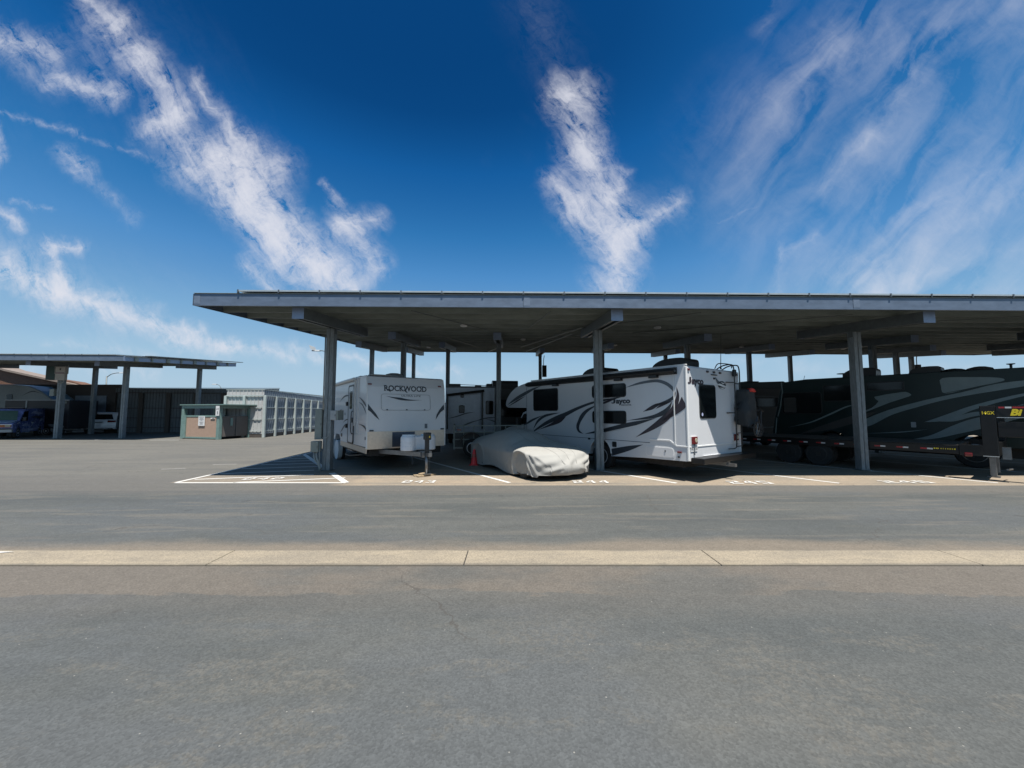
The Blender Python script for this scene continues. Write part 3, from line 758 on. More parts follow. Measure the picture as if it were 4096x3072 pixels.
bm1 = [(x, 9.6, 13.9) for x in (-5.42, 2.66, 10.56, 18.6)] + [(x, 14.9, 19.0) for x in (-4.70, -0.58, 7.67, 15.76, 23.8)] + \
      [(x, 19.2, 23.2) for x in (-7.73, -3.53, 4.98, 13.08, 21.2, 29.3)] + [(x, 23.0, 27.1) for x in (-6.4, 1.83, 10.0, 18.1, 26.0)]
can1, zb1 = canopy('long steel solar canopy sheltering the white camper, covered car and motorhomes', -7.82, 33.0, 9.3, 27.3, 4.327, .0925, -.0062, colsA + colsB + colsD + colsC, 0, bm1, shear=-.075, pur_n=17)
ox1, oy1 = can1.location.x, can1.location.y
# tie rods, conduits and small lights under the long canopy
for (xa, ya, xb, yb) in ((-2.6, 9.8, -.9, 13.9), (1.0, 9.8, .6, 13.2), (4.9, 9.8, 1.8, 14.0), (9.0, 10, 4.6, 14.5), (14, 9.8, 8, 14.5), (-3.2, 15, -2.0, 22), (3.0, 14.5, .4, 20)):
    MB().tube([(xa - ox1, ya - oy1, zb1(xa, ya) - .03), (xb - ox1, yb - oy1, zb1(xb, yb) - .03)], .012, 6).build('tie_rod', M_GALV, can1)
for (xa, ya, xb, yb, dz) in ((2.3, 12.5, .5, 21, -.10), (2.2, 14, .9, 24, -.14), (-.55, 20.5, -1.6, 25.5, -.1)):
    MB().tube([(xa - ox1, ya - oy1, zb1(xa, ya) + dz), (xb - ox1, yb - oy1, zb1(xb, yb) + dz)], .02, 6).build('conduit', M_PVC, can1)
lt = None
for (x, y) in ((-4.9, 22.4), (.5, 17.2), (5.4, 20), (12.4, 20.6), (18.6, 21.4), (-1.6, 12.6), (4.9, 12.8)):
    mb = MB().lathe([(.05, .06), (.11, .04), (.12, 0), (.10, -.015)], (0, 0, 0), 'z', 12)
    if lt is None: lt = mb.build('canopy_light', M_SIGN, can1); o = lt
    else: o = inst(lt, can1)
    o.location = (x - ox1, y - oy1, zb1(x, y) - .06)

bm2 = [(x, 23.6, 27.9) for x in (-25.6, -29.85, -37.9, -46)] + [(x, 28.0, 31.5) for x in (-24.45, -32.6, -40.7, -48.8)]
can2, zb2 = canopy('farther steel solar canopy above the parked white suv and blue van', -60.0, -22.95, 22.6, 31.8, 4.63, .0805, -.0062, [(-25.7, 25.55, .12), (-29.95, 25.55, .14), (-37.9, 25.55, .12), (-46, 25.55, .12)] + [(x, 30.0, .12) for x in (-24.45, -32.6, -40.7, -48.8)], 0, bm2, pur_n=9, pane_x0=.6, endrafter=True)
ox2, oy2 = can2.location.x, can2.location.y
# bright end struts of the far canopy
for i in range(8):
    yy = 23.2 + i * 1.08
    MB().box(-22.93 - ox2, -22.86 - ox2, yy - oy2, yy + (.10 if i % 2 else .22) - oy2, zb2(-22.9, yy) - .0, zb2(-22.9, yy) + .27).build('end_strut', M_GALVD, can2)
MB().hexa([(-23.05 - ox2, 24.0 - oy2, zb2(-23, 24) + .33), (-22.7 - ox2, 24.0 - oy2, zb2(-23, 24) + .33), (-22.7 - ox2, 32.3 - oy2, zb2(-23, 32.3) + .33), (-23.05 - ox2, 32.3 - oy2, zb2(-23, 32.3) + .33)],
          [(-23.05 - ox2, 24.0 - oy2, zb2(-23, 24) + .37), (-22.7 - ox2, 24.0 - oy2, zb2(-23, 24) + .37), (-22.7 - ox2, 32.3 - oy2, zb2(-23, 32.3) + .37), (-23.05 - ox2, 32.3 - oy2, zb2(-23, 32.3) + .37)]).build('edge_trim', M_GALV, can2)

# ---- equipment hung on the columns (each box is a thing of its own)
def ebox(nm, label, cat, x0, x1, y0, y1, z0, z1, m, door=True, group=None):
    cx, cy = (x0 + x1) / 2, (y0 + y1) / 2
    r = thing(nm, label, cat, (cx, cy, z0), 0, group)
    MB().box(x0 - cx, x1 - cx, y0 - cy + .012, y1 - cy, 0, z1 - z0).build('case', m, r, bevel=.006)
    if door:
        MB().box(x0 - cx + .008, x1 - cx - .008, y0 - cy, y0 - cy + .011, .01, z1 - z0 - .01).build('door', m, r, bevel=.003, seg=1)
        MB().box(x1 - cx - .035, x1 - cx - .02, y0 - cy - .012, y0 - cy, (z1 - z0) * .5 - .03, (z1 - z0) * .5 + .03).build('latch', M_STEEL, r)
    return r
ebox('electrical_cabinet', 'tall grey-green electrical cabinet strapped to the column at the hatched bay', 'electrical box', -5.93, -5.72, 11.62, 11.95, .92, 1.84, M_BOXG)
ebox('junction_box', 'small brown-grey junction box low on the column beside the hatched bay', 'electrical box', -5.93, -5.70, 11.42, 11.66, .56, .88, M_BOXG)
ebox('disconnect_switch', 'pale grey switch box on the right face of the column beside the camper', 'electrical box', -5.42, -5.24, 11.50, 11.62, 1.50, 1.79, M_BOXL)
MB().box(-5.24, -5.19, 11.52, 11.9, 1.50, 1.79).build('x', M_BOXG)
bpy.data.objects['x'].name = 'meter_box'; tag(bpy.data.objects['meter_box'], 'darker meter box behind the pale switch box on the camper column', 'electrical box')
cr = thing('conduit_run', 'bent grey conduits running from the junction box down to the column foot', 'conduit', (-5.75, 11.5, 0))
for dx in (0, .07):
    MB().tube([(-.10 + dx, 0, .56), (-.10 + dx, 0, .42), (-.06 + dx, 0, .32), (.02 + dx * .5, 0, .22), (.06 + dx * .4, 0, .12), (.06 + dx * .4, 0, 0)], .026, 10).build('conduit', M_PVC, cr, smooth=True)
MB().tube([(.06, .0, .0), (.06, .0, .9)], .016, 8).build('conduit', M_PVC, cr, smooth=True)
MB().tube([(.335, 0, 1.50), (.34, 0, 1.2), (.32, 0, 1.05), (.24, 0, .98), (.08, 0, .96)], .011, 8).build('flexible_conduit', M_PVC, cr, smooth=True)
MB().tube([(.055, .13, 1.8), (.055, .13, 4.1)], .02, 8).build('riser', M_PVC, cr, smooth=True)
for (x, y, z, g) in ((1.96, 24.75, 4.0, 'second'), (26.2, 24.75, 4.05, 'third')):
    r = ebox('inverter', {'second': 'small dark inverter high on a rear column behind the covered car', 'third': 'small dark inverter high on the rear column above the black coach'}[g], 'inverter', x, x + .28, y, y + .2, z, z + .75, M_BLACK, False)
    MB().tube([(-.05, 0, .75), (-.05, 0, 1.1), (.0, 0, 1.4)], .025, 6).build('conduit', M_PVC, r)
r = ebox('inverter', 'green-grey inverter on the left face of the far canopy column', 'inverter', -30.86, -30.18, 25.35, 25.7, 3.86, 4.79, M_GRND, False)
r = ebox('inverter', 'cream inverter with a red stripe beside the far canopy column', 'inverter', -30.05, -29.40, 25.2, 25.36, 3.82, 4.72, M_BOXC, True)
MB().box(-.28, .28, -.10, -.093, .44, .50).build('stripe', M_RED, r); MB().box(-.02, .05, -.10, -.093, .66, .78).build('badge', M_INK, r)
for s in (-1, 1):
    MB().tube([(s * .40, 0, .42), (s * .44, 0, .42), (s * .44, 0, .98)], .02, 6).build('conduit', M_PVC, r)
    MB().tube([(s * .18, 0, 0), (s * .18, 0, -.12), (s * .0, 0, -.2)], .03, 6).build('conduit', M_PVC, r)
ebox('wall_box', 'grey switch box halfway up the far canopy column by the blue van', 'electrical box', -30.5, -30.2, 25.35, 25.6, 2.78, 3.25, M_BOXG)

# ------------------------------------------------------------------ perimeter wall
def fence_bay_wall(name, label, p0, p1, h0, h1, step, mp_, mpost, mg, parent_struct=True, ribs=5, post_w=.16, face=1, zc=.25):
    p0 = Vector(p0); p1 = Vector(p1); d = p1 - p0; Lw = d.length; d.normalize(); nn = Vector((d.y, -d.x)) * face
    r = thing(name, label, 'wall', (p0.x, p0.y, 0))
    nb = max(1, round(Lw / step)); st = Lw / nb
    def P(t, o): q_ = d * t + nn * o; return (q_.x, q_.y)
    def bx(t0, t1, o0, o1, z0, z1a, z1b=None):
        z1b = z1a if z1b is None else z1b
        Q = [P(t0, o0), P(t1, o0), P(t1, o1), P(t0, o1)]
        return [(a, b_, z0) for a, b_ in Q], [(Q[0][0], Q[0][1], z1a), (Q[1][0], Q[1][1], z1b), (Q[2][0], Q[2][1], z1b), (Q[3][0], Q[3][1], z1a)]
    for i in range(nb):
        t0, t1 = i * st, (i + 1) * st; ha = h0 + (h1 - h0) * t0 / Lw; hb = h0 + (h1 - h0) * t1 / Lw
        m = MB(); m.hexa(*bx(t0 + .001, t1 - .001, -.05, -.02, zc, ha - .02, hb - .02))
        for k in range(ribs):
            t = t0 + (k + .5) * st / ribs; m.hexa(*bx(t - .02, t + .02, -.02, .012, zc, ha - .03))
        m.build('wall_panel', mp_, r)
        MB().hexa(*bx(t0 - post_w / 2, t0 + post_w / 2, -.02, .14, 0, ha - .42)).build('post', mpost, r, bevel=.01, seg=1)
        for z in (.42, 1.22, 2.02):
            MB().hexa(*bx(t0 + post_w / 2, t1 - post_w / 2, .013, .06, z, z + .05)).build('girt', mg, r)
        MB().hexa(*bx(t0 + .0, t1, .013, .08, ha - .45, ha - .38)).build('girt', mg, r)
    MB().hexa(*bx(-.03, Lw + .03, -.07, .02, h0 - .02, h0 + .02, h1 + .02)).build('cap_rail', mg, r)
    MB().hexa(*bx(0, Lw, -.06, -.01, 0, zc)).build('plinth', M_SHED, r)
    return r
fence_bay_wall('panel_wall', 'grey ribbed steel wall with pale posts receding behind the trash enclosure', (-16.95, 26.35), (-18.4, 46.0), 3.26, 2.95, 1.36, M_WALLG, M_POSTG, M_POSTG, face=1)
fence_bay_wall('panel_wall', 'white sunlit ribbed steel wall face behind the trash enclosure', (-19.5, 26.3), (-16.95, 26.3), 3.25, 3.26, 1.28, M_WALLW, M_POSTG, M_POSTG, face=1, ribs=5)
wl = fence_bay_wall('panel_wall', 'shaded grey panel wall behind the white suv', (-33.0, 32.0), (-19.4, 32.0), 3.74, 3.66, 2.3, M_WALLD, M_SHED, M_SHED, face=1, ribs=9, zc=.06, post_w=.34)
sh = thing('storage_shed', 'dark brown flat roofed storage building behind the fifth wheel trailer', 'building', (-48, 36, 0))
MB().box(-30, 15.0, -3.6, -3.1, 0, 3.98).build('wall', M_SHED, sh); MB().box(-30.1, 15.04, -3.64, -3.06, 3.98, 4.04).build('cap', M_SHED, sh)
for i in range(14): MB().box(-29 + i * 3.1, -26.4 + i * 3.1, -3.66, -3.6, .05, 3.1).build('roll_up_door', M_WALLG, sh)
sh2 = thing('storage_building', 'long low storage building far behind the canopy', 'building', (20, 62, 0))
MB().box(-45, 60, -2, 8, 0, 3.0).build('wall', M_WALLG, sh2); MB().box(-45.2, 60.2, -2.2, 8.2, 3.0, 3.15).build('roof', M_GALV, sh2)
for i in range(32): MB().box(-44 + i * 3.2, -41.4 + i * 3.2, -2.06, -2.0, .05, 2.5).build('roll_up_door', M_SHED, sh2)

# ------------------------------------------------------------------ trash enclosure
tr = thing('trash_enclosure', 'green framed trash enclosure with peach panel front and roof', 'enclosure', (-18.5, 24.45, 0), math.atan2(-.29, .957))
TW, TD = 3.15, 2.0          # front runs along local -x, doors side runs along +y
for (x, y) in ((0, 0), (-TW, 0), (0, TD), (-TW, TD)):
    MB().box(x - .11, x + .11, y - .11, y + .11, 0, 2.16).build('post', M_GREEN, tr, bevel=.01, seg=1)
MB().box(-TW + .11, -.11, -.04, .03, .14, 1.42).build('front_panel', M_TAN, tr)
MB().box(-TW - .11, -TW + .30, -.112, -.045, .05, 1.5).build('front_post_cover', M_GREEN, tr)
MB().box(-TW + .11, -.11, -.06, .05, 1.42, 1.52).build('top_rail', M_GREEN, tr); MB().box(-TW + .11, -.11, -.06, .05, .04, .14).build('bottom_rail', M_GREEN, tr)
MB().box(-TW - .11, -.115, -.09, .09, 1.96, 2.16).build('header', M_GREEN, tr)
MB().box(.03, .11, .115, TD - .115, 1.96, 2.16).build('header', M_GREEN, tr)
for (a, b_) in ((.14, 1.0), (1.05, TD - .13)):
    d_ = MB().box(.02, .06, a, b_, .16, 1.46).build('door', M_DOORP, tr, bevel=.01, seg=1)
    if a < .5: MB().box(.06, .10, b_ - .35, b_ - .2, .85, 1.35).build('handle', M_GREEN, d_)
MB().box(-TW + .1, -.1, TD - .05, TD + .05, .1, 1.45).build('rear_panel', M_TAN, tr)
MB().box(-TW - .05, -TW + .05, .1, TD - .1, .1, 1.45).build('side_panel', M_TAN, tr)
MB().hexa([(-TW - .2, -.18, 2.17), (.52, -.18, 2.17), (.52, TD + .2, 2.17), (-TW - .2, TD + .2, 2.17)], [(-TW - .2, -.18, 2.23), (.52, -.18, 2.23), (.52, TD + .2, 2.23), (-TW - .2, TD + .2, 2.23)]).build('roof', M_GREEN, tr)
sg = thing('enclosure_sign', 'white vertical number sign on the trash enclosure corner post', 'sign', (-18.52, 24.30, 1.5), math.atan2(-.29, .957))
MB().box(-.16, .14, -.02, 0, .0, .62).build('plate', M_SIGN, sg)
text('lettering', '# 8', M_INK, lambda p: (-.10 + p[0], -.024, .38 + p[1]), .10, sg); text('lettering', '5', M_INK, lambda p: (-.04 + p[0], -.024, .10 + p[1]), .17, sg, bold=.02)
ns = thing('notice', 'white printed notice fixed to the peach panel of the enclosure', 'sign', (-19.9, 24.80, .85), math.atan2(-.29, .957))
MB().box(-.28, .28, -.02, 0, 0, .62).build('plate', M_SIGN, ns)
lines = MB()
random.seed(3)
for i, z in enumerate((.54, .47, .42, .37, .32, .24, .19, .14, .09)):
    w = (.2, .17, .19, .18, .06, .18, .15, .12, .14)[i]; x = -w
    while x < w:
        ww_ = random.uniform(.02, .06); lines.v += [(x, -.0235, z), (min(x + ww_, w), -.0235, z), (min(x + ww_, w), -.0235, z + (.035 if i == 0 else .018)), (x, -.0235, z + (.035 if i == 0 else .018))]
        k_ = len(lines.v); lines.f.append((k_ - 4, k_ - 3, k_ - 2, k_ - 1)); x += ww_ + .012
lines.build('print', M_INK, ns)
st_ = thing('sticker', 'small white sticker strip near the top right of the peach panel', 'sign', (-18.95, 24.52, 1.3), math.atan2(-.29, .957))
MB().box(-.22, .14, -.02, 0, 0, .07).build('plate', M_SIGN, st_); MB().box(-.06, .12, -.0235, -.0205, .02, .05).build('print', M_INK, st_)

# ------------------------------------------------------------------ street lamps
def lamp(x, y, h, dx, dz, label, r=.09, head=1.0):
    t = thing('street_lamp', label, 'street lamp', (x, y, 0), 0, 'street lamps beyond the wall')
    MB().tube([(0, 0, 0), (0, 0, h)], [r, r * .65], 10).build('pole', M_GALV, t, smooth=True)
    MB().tube(catmull([(0, 0, h - .2), (dx * .3, 0, h + dz * .6), (dx * .7, 0, h + dz), (dx, 0, h + dz)], 5), r * .45, 8).build('arm', M_GALV, t, smooth=True)
    s = 1 if dx > 0 else -1
    MB().hexa([(dx - s * .2 * head, -.15 * head, h + dz - .05), (dx + s * .75 * head, -.12 * head, h + dz - .03), (dx + s * .75 * head, .12 * head, h + dz - .03), (dx - s * .2 * head, .15 * head, h + dz - .05)],
              [(dx - s * .2 * head, -.08 * head, h + dz + .1), (dx + s * .6 * head, -.06 * head, h + dz + .14 * head), (dx + s * .6 * head, .06 * head, h + dz + .14 * head), (dx - s * .2 * head, .08 * head, h + dz + .1)]).build('lamp_head', M_BOXL, t, bevel=.02)
    return t
lamp(-63.4, 60, 7.3, 2.2, .5, 'distant cobra head street lamp behind the shed roof', .12)
lamp(-45.4, 60, 5.5, -.9, .5, 'low distant street lamp just over the grey wall', .08, .8)
lp = lamp(-20.45, 44.0, 8.0, -1.9, .75, 'tall street lamp with a pale bracket head beside the canopy column', .11)
MB().hexa([(-2.7, -.2, 8.95), (-2.15, -.2, 8.7), (-2.15, .2, 8.7), (-2.7, .2, 8.95)], [(-2.9, -.15, 9.4), (-2.35, -.15, 9.2), (-2.35, .15, 9.2), (-2.9, .15, 9.4)]).build('reflector', M_BOXL, lp)
dp = MB().tube([(0, 0, 0), (0, 0, 5.3)], .07, 8).box(-.2, .2, -.1, .1, 5.0, 5.3).build('antenna_post', M_GALV); dp.location = (-37.1, 60, 0); tag(dp, 'short pole with a box top behind the ribbed wall', 'post')

# ------------------------------------------------------------------ recreational vehicles
A35 = R(35)
def ac_unit(parent, x, y, z, l=.95, w=.65, h=.30, m=M_BLACK, nm='roof_air_conditioner'):
    P = catmull([(y - l / 2, z + .0), (y - l / 2, z + h * .8), (y - l * .3, z + h), (y + l * .2, z + h * .96), (y + l / 2, z + h * .55), (y + l / 2 + .06, z)], 4)
    return MB().prism(P, 'x', x - w / 2, x + w / 2).build(nm, m, parent, bevel=.05, seg=2)
def arch(yc, zc, r, z0, n=8, a0=0, a1=180):
    return [(yc + r * math.cos(R(a)), zc + r * math.sin(R(a))) for a in [a0 + (a1 - a0) * i / n for i in range(n + 1)]]
def window(parent, y0, y1, z0, z1, x=0.0, r=.09, face='x', nm='window'):
    g = 0.03
    if face == 'x':
        f_ = MB().prism(rrect(y0, y1, z0, z1, r), 'x', x - .018, x + .01).build(nm, M_BLACK, parent, bevel=.006, seg=1)
        MB().prism(rrect(y0 + g, y1 - g, z0 + g, z1 - g, r * .7), 'x', x - .024, x - .016).build('pane', M_GLASS, f_)
    else:
        f_ = MB().prism(rrect(y0, y1, z0, z1, r), 'y', x - .018, x + .01).build(nm, M_BLACK, parent, bevel=.006, seg=1)
        MB().prism(rrect(y0 + g, y1 - g, z0 + g, z1 - g, r * .7), 'y', x - .024, x - .016).build('pane', M_GLASS, f_)
    return f_
def badge(parent, m, fn, h, width, label):
    w = width; P = lambda p: fn((p[0], p[1]))
    j = MB()
    poly = [(.10 * w, h), (.215 * w, h), (.205 * w, .20 * h), (.17 * w, .03 * h), (.10 * w, -.04 * h), (.03 * w, -.03 * h), (-.02 * w, .04 * h), (.0, .24 * h), (.06 * w, .16 * h), (.095 * w, .20 * h)]
    j.flat(poly, P); j = j.build('lettering', m, parent); j['label'] = label
    text('lettering', 'ayco', m, lambda p: fn((.235 * w + p[0], p[1])), h * .97, parent, bold=.045, width=w * .765)
# ---- 1. the white motorhome with its rear corner in the sun
JW = 2.72
J = thing('motorhome', 'white motorhome with dark swooshes and rear ladder, rear corner in the sun', 'motorhome', (4.40, 9.70, 0), A35)
jb = [(0, .51), (0, 2.88), (.03, 2.925), (.3, 2.95), (3.4, 2.97), (6.4, 2.92)] + catmull([(6.4, 2.92), (7.19, 2.79), (7.70, 2.58), (8.03, 2.29), (8.12, 2.06), (8.02, 1.95), (7.85, 1.92)], 4)[1:] + [(6.67, 1.90), (6.67, .42), (3.31, .42), (3.31, .50)]
jb += [(y, z) for y, z in arch(2.88, .50, .43, 0)][1:] + [(2.45, .42), (1.3, .48)]
MB().prism(jb, 'x', 0, JW).build('body', M_WHITE, J, bevel=.03, seg=3, angle=50)
# moulded corner caps, belt mouldings, roof edge
MB().box(-.012, .05, -.016, .03, .52, 2.9).build('corner_trim', M_WHITE2, J, bevel=.01)
MB().box(JW - .05, JW + .012, -.016, .03, .52, 2.9).build('corner_trim', M_WHITE2, J, bevel=.01)
MB().box(-.014, .0, .33, .36, .9, 2.72).build('corner_moulding', M_WHITE2, J, bevel=.005)
MB().box(.0, JW, -.014, 0, .85, .885).build('belt_moulding', M_WHITE2, J, bevel=.006)
MB().box(-.014, 0, .0, .31, .855, .89).build('belt_moulding', M_WHITE2, J, bevel=.006)
MB().hexa([(-.014, .31, .86), (0, .31, .86), (0, .5, .98), (-.014, .5, .98)], [(-.014, .31, .90), (0, .31, .90), (0, .5, 1.02), (-.014, .5, 1.02)]).build('belt_moulding', M_WHITE2, J)
MB().box(-.014, 0, .5, 1.1, .98, 1.02).build('belt_moulding', M_WHITE2, J, bevel=.006)
MB().box(-.006, 0, 1.1, 6.6, .90, .915).build('side_seam', M_GREY, J)
MB().prism([(6.655, .45), (6.67, .45), (6.67, 2.9), (6.655, 2.9)], 'x', -.005, 0).build('front_seam', M_GREY, J)
sd = lambda p: (-.004, max(p[0], .035), p[1])
for sp_, m_ in (([(1.90, 2.45, 0), (1.44, 2.545, .045), (1.03, 2.585, .055), (.78, 2.575, .06), (.55, 2.49, .065), (.39, 2.36, .06), (.31, 2.2, 0)], M_GREY),
               ([(.29, 2.27, 0), (.36, 2.13, .05), (.52, 2.03, .065), (.77, 1.955, .045), (1.06, 1.885, 0)], M_CHAR),
               ([(1.30, 1.75, 0), (.95, 1.88, .09), (.70, 1.945, .07), (.40, 2.02, .0)], M_CHAR2),
               ([(.40, 2.03, 0), (.49, 1.87, .06), (.68, 1.72, .09), (1.06, 1.60, .06), (1.86, 1.495, 0)], M_CHAR),
               ([(.27, 2.40, 0), (.235, 2.2, .05), (.28, 2.0, .09), (.40, 1.79, .13), (.62, 1.58, .17), (.98, 1.34, .10), (1.56, 1.03, 0)], M_CHAR2),
               ([(.02, 2.04, .26), (.18, 1.86, .17), (.40, 1.70, .10), (.7, 1.50, .02)], M_CHAR2),
               ([(.88, 1.58, 0), (1.35, 1.47, .06), (1.9, 1.345, .11), (2.6, 1.20, .09), (3.5, 1.05, 0)], M_CHAR),
               ([(1.32, .84, 0), (1.8, .705, .12), (2.45, .53, .19)], M_CHAR),
               ([(6.2, 1.02, .04), (5.6, 1.29, .09), (5.0, 1.50, .14), (4.45, 1.66, .13), (3.8, 1.88, .07), (3.09, 2.055, .05), (2.3, 2.15, .03), (1.95, 2.2, 0)], M_CHAR),
               ([(6.26, 1.06, 0), (6.0, 1.37, .07), (5.62, 1.575, .07), (5.2, 1.66, .05), (4.72, 1.715, 0)], M_CHAR),
               ([(5.95, 1.07, 0), (5.3, 1.26, .06), (4.75, 1.44, .11), (4.42, 1.585, 0)], M_CHAR2),
               ([(2.95, 1.98, 0), (3.4, 1.80, .07), (3.64, 1.62, .11), (3.79, 1.42, .12), (3.86, 1.25, .10), (3.80, 1.11, .06), (3.60, 1.03, 0)], M_CHAR),
               ([(3.1, 1.92, .04), (2.65, 2.04, .05), (2.12, 2.17, 0)], M_CHAR2),
               ([(8.02, 2.03, 0), (7.4, 2.27, .09), (6.8, 2.46, .10), (6.24, 2.62, .06), (5.75, 2.72, 0)], M_CHAR),
               ([(7.98, 1.96, 0), (7.3, 2.19, .05), (6.7, 2.38, 0)], M_CHAR2),
               ([(7.0, 1.18, 0), (6.64, 1.30, .05), (6.25, 1.45, .06), (5.66, 1.62, 0)], M_CHAR),
               ([(3.55, 1.03, 0), (2.9, 1.14, .05), (2.2, 1.28, 0)], M_CHAR)):
    sp_ = [(p_[0], p_[1], p_[2] * (1.35 if p_[2] < .12 else 1.1)) for p_ in sp_]
    MB().strip(sp_, sd).build('swoosh_decal', m_, J)
sd2 = side0(.007)
for sp_ in ([(1.24, 1.72, 0), (1.0, 1.79, .03), (.78, 1.92, 0)], [(2.7, 1.12, 0), (1.9, 1.28, .02), (1.3, 1.42, 0)]):
    MB().strip(sp_, sd2).build('swoosh_highlight', M_WHITE2, J)
badge(J, M_CHAR, lambda p: (-.008, 2.40 - p[0], 2.00 + p[1]), .15, .68, 'first letter of the dark brand name on the side')
text('lettering', 'REDHAWK', M_CHAR, lambda p: (-.006, 2.04 - p[0], 1.925 + p[1]), .045, J, bold=.01, width=.36)
window(J, 4.82, 6.23, 1.78, 2.60); window(J, 1.86, 3.20, 2.18, 2.59); window(J, 1.87, 3.20, 1.39, 1.78)
aw = MB().tube([(-.10, .26, 2.80), (-.10, 6.55, 2.80)], .065, 12).build('awning', M_BLACK, J, smooth=False)
MB().box(-.05, .0, .24, 6.56, 2.72, 2.90).build('awning_rail', M_BLACK, aw); MB().tube([(-.10, .255, 2.80), (-.10, .235, 2.80)], .03, 8).build('awning_cap', M_STEEL, aw)
for y in (.9, 2.1, 4.9): MB().box(-.12, 0, y - .12, y + .12, 2.66, 2.735).build('awning_bracket', M_BLACK, aw)
# wheels, fender ring, cargo door, lights
for (x, s) in ((.16, -1), (JW - .16, 1)): wheel(J, x, 2.88, .39, .24, s); wheel(J, x + .05 * (-s), 7.3, .39, .24, s)
MB().prism(arch(2.88, .50, .455, 0) + list(reversed(arch(2.88, .50, .415, 0))), 'x', -.02, .0).build('fender_trim', M_WHITE2, J)
cd_ = MB().prism(rrect(.40, 1.22, .56, .81, .07), 'x', -.010, 0).build('cargo_door', M_WHITE, J, bevel=.004, seg=1)
MB().prism(rrect(.385, 1.235, .545, .825, .08) , 'x', -.006, .001).build('cargo_door_trim', M_WHITE2, cd_)
MB().box(-.02, -.0101, .62, .65, .70, .75).build('latch', M_STEEL, cd_)
MB().prism(rrect(2.25, 2.41, .70, .86, .03), 'x', -.012, 0).build('fuel_door', M_BLACK, J)
MB().box(-.03, 0, .17, .29, .70, .745).build('side_marker', M_RED, J, bevel=.01); MB().box(-.02, 0, .24, .28, .58, .62).build('outlet_cover', M_BLACK, J)
MB().box(-.01, .0, 3.3, 3.4, .86, .92).build('latch_cover', M_BLACK, J)
for i, (x, w, m_) in enumerate(((.10, .045, M_RED), (1.02, .05, M_CHAR2), (1.35, .05, M_CHAR2), (1.68, .05, M_CHAR2), (2.62, .045, M_RED))):
    MB().box(x - w, x + w, -.03, 0, 2.80, 2.85).build('clearance_light', m_, J, bevel=.008)
MB().box(1.20, 1.50, -.03, 0, 2.74, 2.765).build('camera_bar', M_BLACK, J, bevel=.006)
MB().lathe([(.025, -.03), (.03, 0)], (1.35, 0, 2.655), 'y', 10).build('rear_camera', M_BLACK, J)
badge(J, M_CHAR2, lambda p: (.07 + p[0], -.008, 2.47 + p[1]), .17, .74, 'first letter of the dark brand name on the rear wall')
rf = rear0(.006)
bd = MB()
bd.flat(catmull([(1.42, 2.70), (1.50, 2.56), (1.60, 2.50), (1.72, 2.56), (1.60, 2.60)], 3, True), rf)
b2 = bd.build('bird_emblem', M_GREY, J); lab(b2, 'dark round bird head emblem on the rear wall')
MB().flat([(1.77 + .22 * math.cos(R(a)), 2.49 + .115 * math.sin(R(a))) for a in range(0, 360, 20)], rear0(.009)).build('emblem_disc', M_CHAR, b2)
MB().strip([(1.46, 2.47, .0), (1.62, 2.50, .05), (1.82, 2.47, .06), (2.08, 2.44, 0)], rear0(.012)).strip([(1.62, 2.42, 0), (1.78, 2.40, .03), (1.95, 2.44, 0)], rear0(.012)).strip([(1.70, 2.58, 0), (1.82, 2.54, .03), (1.94, 2.56, 0)], rear0(.012)).build('emblem_feather', M_WHITE2, b2)
window(J, .57, 1.40, 1.57, 2.47, face='y')
MB().flat([(.67 + .04 * math.cos(R(a)), 1.68 + .045 * math.sin(R(a))) for a in range(0, 360, 30)], rear0(.027)).build('window_sticker', M_LAV, J)
for x in (.12, 2.28):
    l_ = MB().box(x, x + .25, -.05, 0, .93, 1.12).build('tail_light', M_RED, J, bevel=.015)
    MB().box(x - .012, x + .262, -.02, 0.0, .92, 1.132).build('tail_light_bezel', M_WHITE2, l_)
    MB().lathe([(.055, -.056), (.06, -.045)], (x + .17, 0, 1.03), 'y', 14).build('reverse_lens', M_CLEAR, l_)
lp_ = MB().box(.09, .40, -.016, -.012, .745, .905).build('licence_plate', M_SIGN, J)
text('lettering', '8D  16', M_INK, lambda p: (.11 + p[0], -.020, .785 + p[1]), .075, lp_, width=.27)
MB().box(.225, .265, -.030, -.0205, .66, .93).build('plate_strap', M_GREY, J)
bp_ = MB().box(.10, JW + .14, -.34, .0, .455, .60).build('rear_bumper', M_TRL, J, bevel=.02)
MB().box(.68, 1.87, -.03, -.0, .601, .618).build('step_lip', M_WHITE, J, bevel=.01)
MB().box(1.25, 1.45, -.30, .6, .34, .45).box(1.30, 1.38, -.5, .2, .33, .41).build('tow_hitch', M_STEEL, J)
MB().box(.3, JW - .3, .3, 6.5, .3, .5).build('chassis', M_UNDER, J)
# roof gear
for y in (1.05, 3.95): ac_unit(J, 1.25, y, 2.96, 1.0, .72, .32)
MB().box(.9, 1.4, 2.2, 2.7, 2.95, 3.02).build('roof_vent', M_BLACK, J, bevel=.02); MB().box(.0, .06, .0, 6.4, 2.93, 2.965).build('gutter_rail', M_WHITE2, J)
